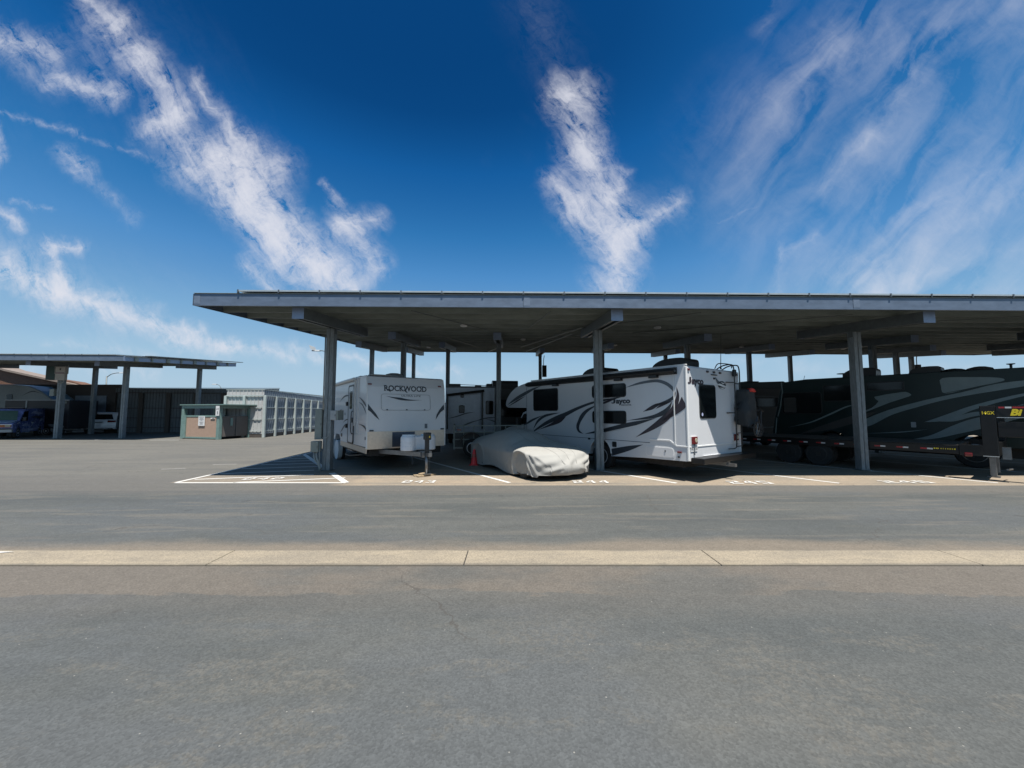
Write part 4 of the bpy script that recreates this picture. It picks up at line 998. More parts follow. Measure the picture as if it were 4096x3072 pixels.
# ladder
ld = MB()
for x in (2.27, 2.58):
    ld.tube(catmull([(x, -.10, .76), (x, -.11, 1.2), (x, -.11, 2.6), (x, -.10, 3.0), (x, -.02, 3.10), (x, .22, 3.08), (x, .4, 2.98)], 5), .018, 7)
for z in (.78, 1.15, 1.5, 1.85, 1.97, 2.55): ld.tube([(2.27, -.11, z), (2.58, -.11, z)], .014, 6)
ld.tube(catmull([(2.27, -.11, .80), (2.19, -.10, .73), (1.97, -.03, .72)], 4), .014, 6)
for z in (1.72, 2.58): ld.tube([(2.27, -.11, z), (1.97, -.02, z)], .016, 6)
ld = ld.build('ladder', M_BLACK, J)
MB().tube(catmull([(1.72, .15, 2.96), (1.76, .10, 3.08), (1.95, .08, 3.12), (2.5, .08, 3.12), (2.54, .08, 3.02)], 5), .014, 7).build('roof_rack_rail', M_BLACK, J)
MB().tube([(2.0, .12, 2.96), (2.0, .12, 3.05), (2.08, .12, 4.0)], [.03, .012, .004], 6).build('antenna', M_BLACK, J)
MB().box(2.33, 2.45, -.10, -.02, 2.76, 2.96).build('ladder_bracket', M_BLACK, J, bevel=.02)
# cab
cabp = [(6.66, .42), (6.66, 1.90), (7.25, 1.72), (7.62, 1.22), (8.25, 1.10), (8.62, .98), (8.70, .80), (8.70, .45), (7.75, .40)] + arch(7.3, .45, .42, 0)[1:-1] + [(6.85, .42)]
cb = MB().prism(cabp, 'x', .24, JW - .24).build('cab', M_WHITE, J, bevel=.04, seg=3, angle=40)
MB().flat([(6.74, 1.72), (7.18, 1.66), (7.50, 1.26), (6.74, 1.24)], side0(.0, .236)).build('cab_window', M_GLASS, cb)
MB().hexa([(.40, 7.28, 1.73), (JW - .4, 7.28, 1.73), (JW - .3, 7.66, 1.25), (.30, 7.66, 1.25)], [(.40, 7.30, 1.74), (JW - .4, 7.30, 1.74), (JW - .3, 7.68, 1.26), (.30, 7.68, 1.26)]).build('windshield', M_GLASS, cb)
MB().box(.0, .22, 7.28, 7.42, 1.18, 1.50).build('side_mirror', M_BLACK, cb, bevel=.02)

# ---- bikes and bag hung on the ladder side
bk = thing('bicycle_cover', 'lumpy dark grey cover over bicycles hung behind the motorhome ladder', 'bicycle cover', (6.55, 11.05, 1.15), A35)
g = MB(); NU, NR = 14, 22
for i in range(NU + 1):
    t = i / NU; z = .22 + 1.0 * t
    wx = (.30 + .05 * math.sin(t * 5.0)) ; wy = .20 * (1 - .2 * t)
    for j in range(NR):
        a_ = 2 * math.pi * j / NR; c_, s_n = math.cos(a_), math.sin(a_)
        c_ = math.copysign(abs(c_) ** .55, c_); s_n = math.copysign(abs(s_n) ** .55, s_n)
        fo_ = .035 * math.sin(a_ * 7 + z * 4) * (1 - t) + .06 * noise.noise(Vector((c_ * 2, s_n * 2, z * 4)))
        g.v.append((.18 + (wx + fo_) * c_ + .05 * t, -.05 + (wy + fo_) * s_n, z + .06 * noise.noise(Vector((c_ * 3, s_n * 3, 5 + t))) + (.05 * math.sin(a_ * 3) if i == 0 else 0)))
for i in range(NU):
    for j in range(NR): g.f.append((i * NR + j, i * NR + (j + 1) % NR, (i + 1) * NR + (j + 1) % NR, (i + 1) * NR + j))
g.f.append(tuple(NU * NR + j for j in range(NR)))
g.build('cover', M_BAGC, bk, smooth=True)
bf = MB()
for dx in (0, .10): bf.tube([(-.02 + dx, -.33 + dx * 2, .12), (.24 + dx, -.33 + dx * 2, .48), (.50 + dx, -.30 + dx * 2, .10), (.20 + dx, -.33 + dx * 2, .14), (.24 + dx, -.33 + dx * 2, .48)], .014, 6)
bf.tube([(.50, -.30, .10), (.56, -.30, .62), (.48, -.30, .70)], .012, 6)
bf.build('bicycle_frame', M_CHAR, bk)
for (x, y_, z) in ((.03, -.40, .12), (.50, -.26, .10)):
    w_ = MB().tube([(x + .20 * math.cos(R(a)), y_, z + .20 * math.sin(R(a))) for a in range(0, 361, 20)], .022, 6, False).build('bicycle_wheel', M_RUB, bk)
    sp = MB()
    for a in range(0, 180, 30): sp.tube([(x - .19 * math.cos(R(a)), y_, z - .19 * math.sin(R(a))), (x + .19 * math.cos(R(a)), y_, z + .19 * math.sin(R(a)))], .004, 4)
    sp.build('spoke', M_STEEL, w_)
MB().tube(catmull([(.02, -.42, .62), (.2, -.43, .66), (.40, -.42, .60)], 4), .02, 6).build('strap', M_BLACK, bk)
rc = MB(); 
for i in range(9):
    for j in range(12):
        a = 2 * math.pi * j / 12; t = math.pi * i / 8
        rr_ = 1 + .9 * noise.noise(Vector((math.cos(a) * 2.4, math.sin(a) * 2.4, t * 2.3)))
        rc.v.append((.20 * math.sin(t) * math.cos(a) * rr_, .12 * math.sin(t) * math.sin(a) * rr_, .09 * math.cos(t) * rr_))
for i in range(8):
    for j in range(12): rc.f.append((i * 12 + j, i * 12 + (j + 1) % 12, (i + 1) * 12 + (j + 1) % 12, (i + 1) * 12 + j))
rc = rc.build('red_cloth', M_REDC, None, smooth=True); rc.location = (6.90, 11.08, 2.36); rc.scale = (.8, .8, .6); rc.rotation_euler = (0, .2, A35)
tag(rc, 'crumpled red cloth lying on top of the grey bicycle cover', 'cloth')

# ---- 2. the white travel trailer facing the aisle
T = thing('travel_trailer', 'white travel trailer with tread plate front, tanks and jack at the aisle', 'trailer', (-4.20, 11.20, 0), A35)
TWd = 2.46
fp = [(0.0, .64), (0.0, 1.18), (.04, 1.95), (.12, 2.55), (.22, 2.83)]          # front profile (y, z)
body = [(.0, .72)] + [(0.0, 1.18), (.03, 1.9), (.10, 2.5), (.20, 2.80), (.32, 2.84), (6.9, 2.86), (7.0, 2.80), (7.0, .70), (4.55, .70), (4.5, .78), (4.35, .92), (3.75, .92), (3.6, .78), (3.56, .70), (1.6, .71)]
MB().prism(body, 'x', 0, TWd).build('body', M_WHITE, T, bevel=.025, seg=3, angle=40)
MB().prism([(-.012, .66), (-.012, 1.17), (0.002, 1.17), (.002, .66)], 'x', .02, TWd - .02).build('tread_plate', M_DIAM, T)
mid_ = mat('dark_reflective_panel', (0.13, 0.16, 0.22), 0.3, 0.6, .1, 6)
MB().prism([(-.016, .70), (-.016, 1.14), (-.0125, 1.14), (-.0125, .70)], 'x', .74, 1.44).build('plain_panel', mid_, T)
MB().prism([(.0, .54), (3.5, .54), (3.56, .70), (0, .70)], 'x', -.008, .012).build('skirt', M_DIAM, T)
MB().box(0.1, TWd - .1, .1, 6.9, .45, .70).build('chassis', M_UNDER, T)
for x in (-.010, TWd - .02): 
    MB().prism([(-.012, .68), (-.012, 1.18), (.018, 1.9), (.088, 2.5), (.19, 2.81), (.24, 2.80), (.14, 2.5), (.07, 1.9), (.04, 1.18), (.04, .68)], 'x', x, x + .03).build('corner_trim', M_WHITE2, T)
def fr(p):   # onto the curved nose, slightly proud
    z = p[1]; K = [(.6, 0), (1.18, 0), (1.9, .03), (2.5, .10), (2.80, .20)]
    for i in range(4):
        if z <= K[i + 1][0]:
            t = (z - K[i][0]) / (K[i + 1][0] - K[i][0]); return (p[0], K[i][1] + (K[i + 1][1] - K[i][1]) * t - .010, z)
    return (p[0], .19, z)
text('lettering', 'ROCKWOOD', M_CHAR, lambda p: fr((.50 + p[0], 2.385 + p[1])), .165, T, bold=.022, width=1.34, label='dark serif brand lettering high on the nose')
sr = MB()
for (x, z0_, z1_) in ((.515, 2.385, 2.55), (.995, 2.385, 2.55), (1.66, 2.385, 2.55)):
    for z in (z0_, z1_ - .012): k_ = len(sr.v); sr.v += [fr((a, b_)) for a, b_ in ((x - .03, z), (x + .04, z), (x + .04, z + .014), (x - .03, z + .014))]; sr.v[k_:] = [(a, b_ - .002, c) for a, b_, c in sr.v[k_:]]; sr.f.append((k_, k_ + 1, k_ + 2, k_ + 3))
sr.strip([(.60, 2.43, .03), (.66, 2.38, .035), (.70, 2.34, 0)], fr).strip([(1.10, 2.43, .03), (1.17, 2.37, .035), (1.22, 2.33, 0)], fr)
sr.build('lettering_serif', M_CHAR, T)
text('lettering', 'ULTRA LITE', M_CHAR, lambda p: fr((1.02 + p[0], 2.215 + p[1])), .05, T, width=.62, label='small lettering below the brand name')
MB().strip([(.56, 2.22, 0), (.78, 2.175, .035), (.98, 2.145, .07), (1.2, 2.115, .045), (1.42, 2.11, .02), (1.66, 2.12, 0)], fr).build('swoosh_decal', M_CHAR, T)
for poly in ([(.015, 1.99), (.14, 1.83), (.26, 1.68), (.36, 1.50), (.21, 1.63), (.11, 1.74), (.015, 1.81)], [(2.42, 1.99), (2.44, 1.83), (2.30, 1.73), (2.22, 1.62), (2.13, 1.49), (2.17, 1.66), (2.27, 1.82)]):
    MB().flat(poly, fr).build('corner_decal', M_CHAR, T)
hat = MB()
HB = rrect(.40, 1.96, 1.79, 2.29, .08, 4); HI = rrect(.412, 1.948, 1.802, 2.278, .07, 4)
for i in range(len(HB)):
    j = (i + 1) % len(HB); k_ = len(hat.v); hat.v += [fr(HB[i]), fr(HB[j]), fr(HI[j]), fr(HI[i])]; hat.f.append((k_, k_ + 1, k_ + 2, k_ + 3))
hat.build('front_hatch_seam', mat('seam_grey', (.48, .5, .52), .5), T)
for x in (.58, 1.18, 1.76):
    p = fr((x, 1.81)); MB().box(p[0] - .02, p[0] + .02, p[1] - .015, p[1] + .01, 1.795, 1.825).build('hatch_latch', M_BLACK, T)
for (x, z, w, h_, m_) in ((.08, 2.57, .055, .022, M_RED), (2.30, 2.575, .055, .022, M_RED), (.13, 1.20, .06, .02, M_CHAR), (2.36, 1.20, .06, .02, M_CHAR)):
    p = fr((x, z)); MB().box(x - w, x + w, p[1] - .02, p[1] + .02, z - h_, z + h_).build('marker_light', m_, T, bevel=.008)
MB().prism(rrect(1.84, 2.06, .89, .99, .045), 'y', -.03, -.012).build('oval_badge', M_STEEL, T)
MB().flat([(1.76, 1.23), (1.85, 1.23), (1.85, 1.37), (1.76, 1.37)], fr).build('data_sticker', M_GREY, T)
# door side
s0 = side0()
dr = MB().prism(rrect(1.62, 2.34, .74, 2.60, .10), 'x', -.02, -.0).build('entry_door', M_WHITE, T, bevel=.004, seg=1)
fo = MB(); A_ = rrect(1.58, 2.38, .70, 2.64, .12); B_ = rrect(1.635, 2.325, .755, 2.585, .09)
for i in range(len(A_)): 
    j = (i + 1) % len(A_); fo.hexa([(-.026, *A_[i]), (-.026, *A_[j]), (-.026, *B_[j]), (-.026, *B_[i])], [(-.001, *A_[i]), (-.001, *A_[j]), (-.001, *B_[j]), (-.001, *B_[i])])
fo.build('door_frame', M_BLACK, T)
MB().prism(rrect(1.80, 2.16, 1.84, 2.44, .06), 'x', -.026, -.0201).build('door_window', M_GLASS, dr)
MB().box(-.06, -.021, 1.66, 1.74, 1.40, 1.56).build('door_handle', M_STEEL, dr, bevel=.01)
MB().tube(catmull([(-.03, 1.53, 1.75), (-.10, 1.53, 1.72), (-.10, 1.53, 1.10), (-.03, 1.53, 1.06)], 3), .014, 6).build('grab_handle', M_BLACK, T)
MB().box(-.03, 0, 1.05, 1.075, 1.1, 2.82).build('downspout', M_WHITE2, T)
for z in (1.95, 1.20): MB().box(-.07, 0, 2.45, 2.56, z, z + .14).build('porch_light', M_BLACK, T, bevel=.02)
for sp_ in ([(3.85, 2.12, 0), (3.3, 2.26, .06), (2.85, 2.31, .06), (2.40, 2.30, .03)], [(1.02, 2.22, 0), (.6, 2.10, .06), (.25, 1.97, .07), (.04, 1.86, 0)],
            [(1.0, 2.05, 0), (.6, 1.97, .04), (.30, 1.83, .05), (.04, 1.65, 0)], [(3.65, .98, .0), (3.3, 1.12, .06), (2.85, 1.29, .06), (2.40, 1.34, .02)],
            [(1.0, 1.37, 0), (.62, 1.35, .03), (.30, 1.31, .06), (.12, 1.24, .05), (.06, 1.15, 0)], [(3.2, 1.36, 0), (2.8, 1.46, .04), (2.40, 1.50, .02)], [(4.2, 1.65, 0), (3.8, 1.78, .05), (3.4, 1.83, 0)]):
    MB().strip(sp_, s0).build('swoosh_decal', M_CHAR, T)
for (y, z, h_) in ((2.9, 1.72, .09), (.12, 1.02, .09)): MB().box(-.012, 0, y, y + .04, z - h_, z).build('side_latch', M_BLACK, T)
MB().prism(rrect(3.30, 3.48, .86, .98, .02), 'x', -.012, 0).build('outlet_cover', M_BLACK, T); 
MB().tube([(-.07, 1.42, 2.80), (-.07, 6.9, 2.80)], .05, 10).build('awning', M_WHITE2, T)
MB().box(-.05, 0, 1.40, 1.46, 1.3, 2.78).build('awning_arm', M_WHITE2, T)
MB().box(.35, 1.15, 2.55, 3.5, 2.86, 3.02).build('roof_box', M_WHITE2, T, bevel=.05)
MB().lathe([(.36, 0), (.35, .05), (.27, .13), (.14, .17), (.02, .18)], (1.12, 1.1, 2.85), 'z', 20).build('roof_dome', mat('dome_grey', (.42, .43, .44), .5), T, smooth=True); ac_unit(T, 1.35, 4.2, 2.86, .95, .7, .22, M_WHITE2)
MB().box(.12, .75, .22, .5, 2.84, 2.88).build('roof_vent', M_ROOFW, T, bevel=.02)
for x, s in ((.12, -1), (TWd - .12, 1)):
    for y in (4.0, 4.85): wheel(T, x, y, .35, .2, s)
MB().lathe([(.345, -.03), (.36, -.02), (.36, .12), (.30, .14)], (-.02, 4.0, .35), 'x', 20).build('wheel_cover', M_SIGN, T)
MB().lathe([(.345, -.03), (.36, -.02), (.36, .12), (.30, .14)], (-.02, 4.85, .35), 'x', 20).build('wheel_cover', M_SIGN, T)
st = MB().box(-.02, .5, 1.66, 2.3, .48, .52).box(-.1, .3, 1.7, 2.26, .33, .36).build('entry_step', M_STEEL, T)
# A-frame, tanks, jack
dv = MB()
for s in (-1, 1): dv.hexa([(TWd / 2 + s * .85, .1, .52), (TWd / 2 + s * .77, .1, .52), (TWd / 2 + s * .02, -1.45, .52), (TWd / 2 + s * .10, -1.45, .52)], [(TWd / 2 + s * .85, .1, .64), (TWd / 2 + s * .77, .1, .64), (TWd / 2 + s * .02, -1.45, .64), (TWd / 2 + s * .10, -1.45, .64)])
dv.box(TWd / 2 - .14, TWd / 2 + .14, -1.5, -1.2, .50, .66).box(TWd / 2 - .05, TWd / 2 + .05, -1.72, -1.5, .54, .63)
dv.build('drawbar', M_STEEL, T)
cxp = TWd / 2 - .13
pr = MB()
for (dz, rr_) in ((.0, 0),): pass
def ribbed(cx, cy):
    prf = [(.02, .66), (.225, .66), (.235, .68), (.235, .78), (.228, .79), (.235, .80), (.235, .88), (.228, .89), (.235, .90), (.235, .98), (.225, 1.04), (.20, 1.06), (.19, 1.10), (.02, 1.10)]
    return MB().lathe(prf, (cx, cy, 0), 'z', 24)
tk = ribbed(cxp - .15, -.86)
t1_ = tk.build('propane_tank', M_PROP, T, smooth=False); t2_ = ribbed(cxp + .40, -.86).build('propane_tank', M_PROP, T)
MB().box(cxp - .10, cxp + .42, -1.06, -.66, .67, 1.06).build('tank_cover', M_PROP, T, bevel=.03)
jk = MB().box(1.17, 1.27, -1.56, -1.46, .62, 1.12).build('tongue_jack', M_BLACK, T, bevel=.01)
MB().box(1.14, 1.31, -1.60, -1.42, .98, 1.18).build('jack_motor', M_BLACK, jk, bevel=.02); MB().box(1.24, 1.27, -1.604, -1.60, 1.04, 1.09).build('jack_switch', M_YEL, jk)
MB().tube([(1.22, -1.51, .06), (1.22, -1.51, .64)], .042, 12).build('jack_leg', M_STEEL, jk, smooth=True)
MB().box(1.12, 1.32, -1.61, -1.41, .05, .07).build('jack_foot', M_STEEL, jk)
ch_ = MB()
for i in range(13):
    a = .60 - i * .042; ch_.tube([(1.30 + .012 * math.cos(R(t)) * (1 if i % 2 else .3) , -1.50 + .012 * math.cos(R(t)) * (.3 if i % 2 else 1), a + .026 * math.sin(R(t))) for t in range(0, 361, 60)], .005, 4, False)
ch_.build('safety_chain', M_STEEL, T)
MB().tube([(1.02, -.92, .64), (1.03, -.95, .45), (1.0, -1.0, .28), (.9, -1.02, .26)], .015, 6).build('gas_hose', M_BLACK, T)
wb = thing('timber_blocks', 'stacked short timber blocks under the trailer jack foot', 'wood blocks', (-2.35, 10.66, 0), A35)
for i, (x, y, z, l_, r_) in enumerate(((-.12, -.03, 0, .30, .2), (-.14, .11, 0, .32, -.1), (.13, .02, 0, .30, .1), (-.06, .06, .042, .26, .5))):
    b_ = MB().box(-l_ / 2, l_ / 2, -.055, .055, 0, .040).build('block', M_WOOD, wb, bevel=.004, seg=1); b_.location = (x, y, z + .001); b_.rotation_euler = (0, 0, r_)

# ---- 3. the car under its cover
CR = thing('covered_car', 'low sports car hidden under a pale grey cloth cover', 'car', (.60, 9.50, 0), R(29))
def covered_car():
    Lc, Wc = 4.55, 1.98
    top = catmull([(0, .42), (.08, .60), (.22, .70), (.55, .77), (1.15, .86), (1.5, .93), (2.0, 1.13), (2.45, 1.21), (3.0, 1.19), (3.6, 1.06), (4.1, .97), (4.38, .84), (4.5, .66), (4.55, .5)], 5)
    hw = catmull([(0, .56), (.06, .74), (.2, .88), (.5, .96), (.9, .985), (1.5, .96), (2.4, .96), (3.5, .985), (4.1, .95), (4.4, .86), (4.52, .72), (4.55, .62)], 5)
    def itp(T_, y):
        for i in range(len(T_) - 1):
            if T_[i][0] <= y <= T_[i + 1][0] + 1e-9:
                d_ = T_[i + 1][0] - T_[i][0]; t = (y - T_[i][0]) / d_ if d_ > 1e-9 else 0
                return T_[i][1] + (T_[i + 1][1] - T_[i][1]) * t
        return T_[-1][1]
    NY, NV = 150, 96
    mb = MB()
    for i in range(NY + 1):
        s = i / NY; y = Lc * (0.5 - 0.5 * math.cos(math.pi * s)) * .6 + Lc * s * .4
        W2 = itp(hw, min(max(y, 0), Lc)); zt = itp(top, min(max(y, 0), Lc))
        sh_ = min(zt - .05, .62 + .10 * math.exp(-((y - .85) / .45) ** 2) + .12 * math.exp(-((y - 3.6) / .6) ** 2))
        for j in range(NV + 1):
            t = j / NV * 2 - 1; a = abs(t)
            if a > .62:       # side wall
                f_ = (1 - a) / .38; hem = .10 + .05 * math.sin(y * 3.1 + (2 if t > 0 else 0)) * (1 if .3 < y < 4.2 else .3)
                if y < .12: hem = .16
                z = hem + (sh_ - hem) * f_; x = W2 * (1 + .012 * math.sin(f_ * 3.1)) - .03 * (1 - f_)
            else:
                f_ = a / .62; gh = 1 - (1 - abs(f_) ** 2.6)
                # greenhouse narrower above the shoulder
                x = W2 * (f_ ** .92); z = sh_ + (zt - sh_) * (1 - f_ ** (2.9 if zt > .95 else 4.2))
                gb = max(0, min(1, (zt - .90) / .12)); gb = gb * gb * (3 - 2 * gb)
                zg = sh_ + (zt - sh_) * (1 - f_ ** 2.3) ** .85
                z = z * (1 - gb) + zg * gb
            sx_ = 1 if t > 0 else -1
            p = Vector((sx_ * x, y, z))
            # wheel wells pulled in
            push = 0
            for yc in (.86, 3.55):
                r_ = math.hypot(y - yc, (z - .32))
                if a > .60 and r_ < .40: push += .055 * min(1, (.40 - r_) / .06)
                if a > .55 and abs(r_ - .43) < .05: push -= .018
            # mirrors
            md_ = math.hypot((y - 1.62) / .12, (z - .86) / .08)
            if .50 < a < .75 and md_ < 1.6: push -= .12 * max(0, 1 - md_ / 1.6)
            # folds
            n_ = noise.noise(Vector((sx_ * x * 1.5, y * 1.6, z * 2.2)))
            fold = 0
            fr_ = max(0, 1 - y / .9); 
            fold += .015 * math.sin(26 * (z * 1.0 - (sx_ * x + 1) * .42) + 4 * n_) * max(0, 1 - abs(z - .42) / .30) * max(0, 1 - y / .30)
            fold += .012 * math.sin(38 * (z * .8 - y * .9) + 5 * n_) * (1 if a > .6 else 0) * max(0, 1 - abs(y - .35) / .40)
            fold += .007 * math.sin(22 * (y + z * .9) + 6 * n_) * (1 if a > .6 else .0) * max(0, min(1, (.75 - z) / .4)) * (1 if y > .6 else 0) * (.5 + .8 * noise.noise(Vector((y * 1.2, 3, sx_))))
            fold += .006 * noise.noise(Vector((x * 5, y * 4, z * 6)))
            seam = -.004 if abs(abs(t) - .20) < .006 else 0
            if a > .6: p.x += sx_ * (fold - push * 1.0)
            else: p.z += fold * .6 + seam; p.x += -sx_ * push * .6
            if y < .25: p.y += -fold * 1.6 - .10 * max(0, 1 - y / .25) * (math.sin(min(1, max(0, (z - .1) / .5)) * math.pi)) * (1 - (x / W2) ** 2 * .6)
            # plan rounding of nose
            if y < .6: p.y += .22 * (x / 1.0) ** 2 * max(0, 1 - y / .6)
            mb.v.append((p.x + Wc / 2, p.y, p.z))
    for i in range(NY):
        for j in range(NV):
            a = i * (NV + 1) + j; mb.f.append((a, a + 1, a + NV + 2, a + NV + 1))
    # front curtain down to the hem
    for (i, s) in ((0, -1), (NY, 1)):
        base = i * (NV + 1); prev = [base + j for j in range(NV + 1)]
        for k_ in range(1, 9):
            row = []
            for j in range(NV + 1):
                q_ = Vector(mb.v[base + j]); t = k_ / 8; zh = .15
                z = q_.z + (zh - q_.z) * t if q_.z > zh else q_.z
                fx = q_.x
                fd = .015 * math.sin(34 * (z + (fx - 1) * .35 * (1 if fx > 1 else -1)) + 3 * noise.noise(Vector((fx * 2, 0, z * 2))))* math.sin(math.pi * t) * (.25 if .75 < fx < 1.25 else 1)
                row.append(len(mb.v)); mb.v.append((fx + (0.98 - fx) * .01 * t, q_.y + s * (.055 * math.sin(math.pi * t) - .03 * t + fd), z))
            for j in range(NV): mb.f.append((prev[j], prev[j + 1], row[j + 1], row[j]))
            prev = row
    return mb
cmb = covered_car(); co = cmb.build('cloth_cover', M_COVER, CR, smooth=True)
M_SEAM = mat('cover_seam', (0.36, 0.35, 0.33), 0.8)
for j in (39, 48, 57):
    MB().tube([(cmb.v[i * 97 + j][0], cmb.v[i * 97 + j][1], cmb.v[i * 97 + j][2] + .001) for i in range(0, 151, 3)], .005, 5).build('seam', M_SEAM, co)
for j in (0, 96):
    MB().tube([cmb.v[i * 97 + j] for i in range(0, 151, 2)], .010, 6).build('hem', M_SEAM, co)
for yy in (0.95, 3.2):
    MB().tube([(-.0, yy, .16), (.05, yy, .12), (.98, yy, .10), (1.92, yy, .12), (1.97, yy, .16)], .012, 5).build('strap', M_BLACK, co)
for (x, s) in ((.22, -1), (1.76, 1)):
    for y in (.86, 3.55): wheel(CR, x, y, .31, .22, s, holes=False)
MB().box(.2, 1.78, .4, 4.2, .16, .30).build('underbody', M_UNDER, CR)

# ---- cone
cn = thing('traffic_cone', 'orange traffic cone beside the covered car', 'cone', (-1.25, 12.86, 0))
MB().lathe([(.12, .02), (.115, .03), (.035, .50), (.03, .51)], (0, 0, 0), 'z', 18).build('cone_body', M_CONE, cn, smooth=False)
MB().box(-.15, .15, -.15, .15, 0, .025).build('base', M_CONE, cn, bevel=.01)
MB().lathe([(.078, .25), (.060, .36)], (0, 0, 0), 'z', 18).build('collar', mat('faded_band', (.62, .10, .07), .5), cn)

# ---- utility trailer, mesh sided, with a wheel in view
UT = thing('utility_trailer', 'dull grey mesh sided utility trailer behind the traffic cone', 'trailer', (-2.12, 14.2, 0), R(8))
for z in (.42, .72, .98, 1.22): MB().box(0, 2.6, -.02, .02, z, z + .035).build('side_rail', M_BOXG, UT)
for x in (0, .35, .72, 1.1, 1.5, 1.9, 2.3, 2.6): MB().box(x - .015, x + .015, -.018, .018, .4, 1.25).build('side_post', M_BOXG, UT)
MB().box(0, 2.6, .025, .04, .45, .98).build('side_panel', mat('weathered_board', (.13, .14, .14), .8, var=.25), UT)
MB().box(0, 2.6, .05, 1.6, .40, .46).build('deck', M_STEEL, UT); MB().box(-.03, .03, -.03, 1.6, .38, 1.26).build('tailgate', M_BOXG, UT)
MB().prism(arch(.62, .62, .40, 0, 10) + list(reversed(arch(.62, .62, .36, 0, 10))), 'y', -.30, -.02).build('fender', M_TRL, UT)
wu = wheel(UT, 0, 0, .33, .2, -1); wu.location = (.66, -.16, .44); wu.rotation_euler = (0, 0, R(90))
wu2 = MB().box(.1, .25, -.024, -.019, 1.06, 1.12).build('reflector', M_RED, UT)

# ---- travel trailer with the folded awning, behind
V = thing('travel_trailer', 'pale travel trailer with a black awning frame behind the covered car', 'trailer', (-3.15, 18.3, 0), R(8))
MB().prism([(0, .7), (0, 2.95), (2.38, 2.92), (2.38, .75)], 'y', 0, 7.5).build('body', mat('pale_blue_gelcoat', (.55, .63, .74), .3, coat=.3, k=0.85), V, bevel=.04, seg=3)
f0 = rear0()
MB().tube([(.06, -.35, 2.52), (1.80, -.45, 2.74)], .06, 10).build('awning', M_BLACK, V)
for (x, z, w) in ((.10, 2.50, .03), (1.72, 2.72, .04)):
    MB().box(x - w, x + w, -.42, -.36, .95, z).build('awning_arm', M_BLACK, V)
MB().box(2.33, 2.36, -.03, 0, .8, 2.9).build('corner_trim', M_BLACK, V); MB().box(0, 2.38, -.04, .02, 2.90, 2.97).build('roof_edge', M_GREY, V)
window(V, 1.90, 2.28, 1.62, 2.28, face='y', r=.07); window(V, .62, .90, 1.68, 2.06, face='y', r=.06); window(V, .70, .86, 2.42, 2.58, face='y', r=.03)
for sp_ in ([(.05, 1.42, 0), (.5, 1.52, .05), (1.0, 1.68, .05), (1.4, 1.72, 0)], [(.7, 1.05, 0), (1.1, 1.2, .07), (1.5, 1.35, 0)], [(1.3, 1.25, 0), (1.8, 1.42, .06), (2.33, 1.48, .03)], [(1.9, 1.40, 0), (2.2, 1.33, .05), (2.34, 1.28, .04)]):
    MB().strip(sp_, f0).build('swoosh_decal', M_GREY, V)
for (x, w, h_) in ((.1, .6, .15), (1.4, .3, .10), (1.95, .3, .17)):
    MB().box(x, x + w, .2, .9, 2.95, 2.95 + h_).build('roof_vent', M_BLACK, V, bevel=.03)
MB().tube([(.6, .15, 3.06), (1.9, .15, 3.02)], .015, 6).build('roof_rail', M_BLACK, V)
MB().box(.1, 2.3, .2, 7.2, .45, .72).build('chassis', M_UNDER, V)
for s in (0.2, 2.18): wheel(V, s, 3.5, .35, .2, -1)
# ---- taupe motorhome
D = thing('motorhome', 'dark taupe motorhome with a black roof unit behind the white motorhome nose', 'motorhome', (-.95, 18.9, 0), R(8))
MB().prism([(0, .6), (0, 2.93), (2.45, 2.95), (2.45, .6)], 'y', 0, 8.0).build('body', M_TAUPE, D, bevel=.05, seg=3)
MB().box(.42, 2.4, -.02, 0, 1.50, 2.34).build('windshield', M_GLASS, D, bevel=.008)
MB().box(.05, .38, -.012, 0, .7, 2.85).build('front_pillar', M_GREY, D); ac_unit(D, .7, 1.0, 2.94, .9, 1.3, .40); MB().box(1.5, 1.9, .3, .7, 2.95, 3.05).build('roof_vent', M_BLACK, D)
MB().strip([(.4, 1.3, .1), (1.2, 1.15, .14), (2.3, 1.25, .06)], f0).build('swoosh_decal', M_CHAR, D)
MB().box(.1, 2.3, .2, 7.6, .35, .62).build('chassis', M_UNDER, D)
for s in (0.2, 2.22): wheel(D, s, 1.3, .42, .24, -1)

# ---- 4. the long dark coach at the right
B = thing('motorhome', 'long black coach with silver and grey sweeping paint beneath the canopy', 'motorhome', (13.70, 13.20, 0), A35)
bpz = [(-5.2, .66), (-5.2, 2.98), (-5.0, 3.05), (3.0, 3.07), (3.75, 3.0), (3.95, 2.6), (4.06, 2.0), (4.20, 1.4), (4.28, .9), (4.22, .45), (2.75, .45)] + arch(2.25, .5, .5, 0)[1:] + [(-.75, .45)] + arch(-1.30, .5, .52, 0)[1:] + [(-1.82, .66)]
MB().prism(bpz, 'x', 0, 2.5).build('body', M_DKRV, B, bevel=.05, seg=3, angle=40)
s0 = side0(.006); s1 = side0(.009); s2 = side0(.012)
def gp(poly, fn, m_, nm='paint_sweep'): MB().flat(poly, fn).build(nm, m_, B)
gp(catmull([(1.19, 1.75), (.56, 2.07), (.05, 2.28), (.02, 2.36), (.10, 2.42), (.24, 2.43), (.95, 2.29), (.84, 2.13), (1.04, 1.89), (1.22, 1.80)], 2, True), s0, M_SILV)
MB().strip([(1.6, 1.18, .0), (1.19, 1.35, .26), (.57, 1.72, .19), (-.1, 1.985, .16), (-.65, 2.17, .13), (-1.2, 2.32, .13), (-1.87, 2.50, .20), (-2.6, 2.62, .14), (-3.6, 2.75, 0)], s0).build('paint_sweep', M_SILV, B)
MB().strip([(1.5, 1.5, 0), (.5, 1.90, .015), (-.6, 2.30, .015), (-1.2, 2.46, .015), (-1.9, 2.66, .0)], s1).build('pinstripe', M_DKRV, B)
